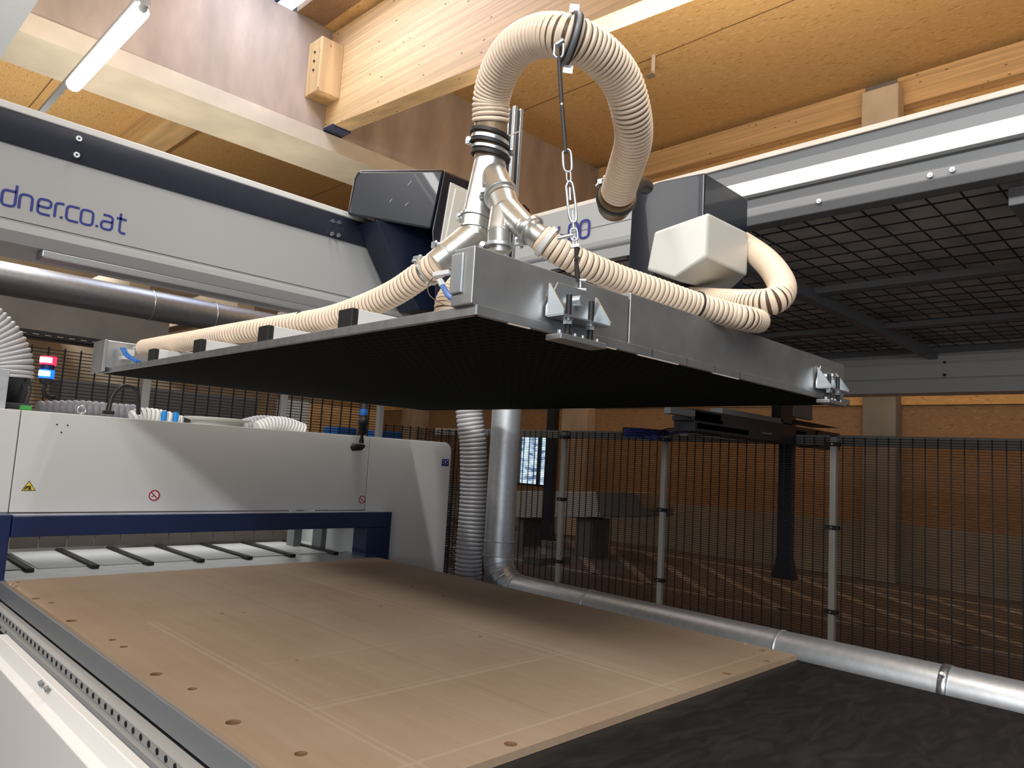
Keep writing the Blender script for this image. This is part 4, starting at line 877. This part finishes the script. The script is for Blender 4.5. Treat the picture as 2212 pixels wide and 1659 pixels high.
#part('hanger', ct, MAT['zinc'], lambda bm: [cyl(bm, (P(px,720,'y',9.6).x, 9.6, (ca.z+ZC)/2), (0,0,1), .008, ZC-ca.z, 6) for px in (82, 330)])
# dark cabinets behind back fence
tag(obj('dark_cabinet', (lambda bm: (box(bm, P(132,818,'y',8.0), Vector((3.9, 8.4, 0))), bm)[1])(NB()), MAT['cabinet'], bevel=.01), 'wide dark grey machine cabinet behind the mesh fence and cable arch', 'cabinet')
tag(obj('bright_panel', (lambda bm: (box(bm, P(620,862,'y',7.0), Vector((P(662,935,'y',7.0).x, 7.2, 0))), bm)[1])(NB()), MAT['signw']), 'bright pale panel seen through the fence left of the hanging probe', 'panel')
o_ = part('chipboard_panel', None, MAT['osb'], lambda bm: box(bm, P(676,872,'y',9.0), Vector((P(812,925,'y',9.0).x, 9.1, 0))))
tag(o_, 'orange chipboard sheet behind the fence near the hanging probe', 'board')
zb = P(728,945,'y',7.5).z
tag(obj('storage_rack', (lambda bm: (box(bm, (P(715,945,'y',7.5).x, 7.45, 0), (P(880,960,'y',7.5).x, 7.9, zb-.001)), bm)[1])(NB()), MAT['cabinet'], bevel=.01), 'dark storage rack carrying the blue boxes behind the mesh fence', 'rack')
tag(obj('blue_bin', (lambda bm: (box(bm, P(728,922,'y',7.5), Vector((P(770,945,'y',7.5).x, 7.8, zb))), bm)[1])(NB()), MAT['blue'], bevel=.01), 'small blue box seen through the fence beside the hanging probe', 'box')
tag(obj('blue_bin', (lambda bm: (box(bm, P(820,930,'y',7.5), Vector((P(866,960,'y',7.5).x, 7.8, zb))), bm)[1])(NB()), MAT['blue'], bevel=.01), 'blue box behind the fence above the right hood panel', 'box')

# ================================================================== BEHIND THE RIGHT FENCE
def leg(px, pb, label):
    b = P(px, pb, 'x', 8.06); o = thing('crane_column', label, 'support leg', (b.x, b.y, b.z), 'dark hanging legs behind the right fence')
    def shape(bm):
        z = b.z
        for (h, z0, z1, h2) in ((.125, z, z+.22, .075), (.075, z+.22, 2.9, .075)):
            vs = [Vector((8.06+sx*.05, b.y+s*hh, zz_)) for zz_, hh in ((z0, h), (z1, h2)) for s, sx in ((-1,-1),(1,-1),(1,1),(-1,1))]
            hull(bm, vs)
    part('leg_body', o, MAT['navyd'], shape)
    part('foot_plate', o, MAT['black'], lambda bm: box(bm, (8.0, b.y-.13, b.z-.02), (8.12, b.y+.13, b.z)))
leg(1695, 1245, 'dark navy hanging leg with flared foot behind the right fence')
leg(1181, 1163, 'dark navy hanging leg with flared foot in front of the blue window')
mh = thing('long_machine', 'long pale machine with sloping dark end standing behind the fence', 'machine', P(1300,1118,'x',10))
def mshape(bm):
    ps = [P(px, py, 'x', 10.0) for px, py in ((1100,1060),(1372,1063),(1397,1098),(1396,1117),(1100,1119))]
    extrude(bm, ps, (.70, 0, 0))
part('hood', mh, MAT['postg'], mshape, bevel=.02)
part('end_hood', mh, MAT['cabinet'], lambda bm: extrude(bm, [P(px, py, 'x', 9.98) for px, py in ((1286,1062),(1372,1064),(1396,1098),(1395,1116),(1296,1116))], (.82, 0, 0)), bevel=.01)
for a_, b_ in ((1120,1132),(1245,1280)): part('pedestal', mh, MAT['cabinet'], lambda bm: box(bm, P(a_,1118,'x',10.1), (10.6, P(b_,1118,'x',10.1).y, 0)))
tag(obj('dark_crate', (lambda bm: (box(bm, P(1132,1200,'x',8.6), (9.3, P(1169,1200,'x',8.6).y, 0)), bm)[1])(NB()), MAT['cabinet'], bevel=.01), 'dark crate on the floor behind the fence beside the duct elbow', 'crate')
# machinery hanging under the gripper end
gm = thing('pusher_unit', 'grey carriage with arms and rails hanging just below the right end of the gripper', 'carriage', P(1650,930,'y',3.2))
yy = 3.2
def pb_(name, m, a, b, th=.12, bevel=.004, y=yy): return part(name, gm, m, lambda bm: box(bm, P(*a, 'y', y), P(*b, 'y', y)+Vector((0, th, 0))), bevel)
pb_('main_arm', MAT['alud'], (1560,893), (1692,905))
pb_('carriage_box', MAT['darkg'], (1700,903), (1812,925), .3)
pb_('lower_rail', MAT['alud'], (1505,926), (1618,929), .08)
pb_('lower_plate', MAT['dark'], (1500,931), (1815,937), .2)
pb_('upper_rail', MAT['alud'], (1448,893), (1558,896), .06)
pb_('motor', MAT['dark'], (1497,898), (1562,918), .2)
pb_('clamp_block', MAT['postg'], (1646,932), (1668,940), .06)
pb_('clamp_block', MAT['alud'], (1720,929), (1742,946), .06)
a_ = P(1687,912,'y',yy); b_ = P(1712,912,'y',yy)
part('hanger_plate', gm, MAT['dark'], lambda bm: box(bm, a_, (b_.x, yy+.1, 2.88)), .004)
pb_('hanger_plate', MAT['darkg'], (1714,850), (1755,908), .05)
pb_('slide_bar', MAT['zinc'], (1560,940), (1575,942), .05); pb_('slide_bar', MAT['zinc'], (1712,951), (1738,953), .05)
pb_('gripper_jaw', MAT['darkg'], (1530,944), (1590,950), .1)
part('bumper', gm, MAT['dark'], lambda bm: hull(bm, [P(px, py, 'y', yy)+Vector((0, t, 0)) for px, py in ((1750,968),(1764,930),(1776,932),(1786,966)) for t in (0, .12)]))
cc = thing('cable_chain', 'dark blue cable chain bunch left of the carriage above the fence', 'cable chain', P(1400,935,'y',4.4))
for k in range(13):
    px = 1362+k*6.4; part('chain_segment', cc, MAT['navyd'] if k % 2 else MAT['black'], lambda bm: box(bm, P(px, 923+k*.5, 'y', 4.4), P(px+5.2, 943-k*.2, 'y', 4.4)+Vector((0, .1, 0))), bevel=.004)
part('cable_bundle', cc, MAT['ink'], lambda bm: [tube(bm, crom([P(1350,930+d*4,'y',4.35), P(1385,926+d*6,'y',4.35), P(1415,934+d*5,'y',4.35), P(1445,926+d*4,'y',4.35), P(1512,926+d*2,'y',3.28)], 6), .008, 8) for d in range(4)])
part('connector', cc, MAT['signw'], lambda bm: [box(bm, P(1484,926,'y',4.2), P(1491,933,'y',4.2)+Vector((0,.04,0))), box(bm, P(1475,937,'y',4.2), P(1480,941,'y',4.2)+Vector((0,.04,0))), box(bm, P(1482,937,'y',4.2), P(1487,941,'y',4.2)+Vector((0,.04,0)))])
# pale near edge panel in the upper left corner
ul = thing('overhead_panel', 'grey-green sheet panel filling the extreme upper left corner', 'panel', D(20,40,1.6))
part('sheet', ul, MAT['postg'], lambda bm: extrude(bm, [D(px, py, 1.6) for px, py in ((-260,-160),(120,-70),(83,0),(2,124),(-260,520))], fwd*.03 - down*.05))
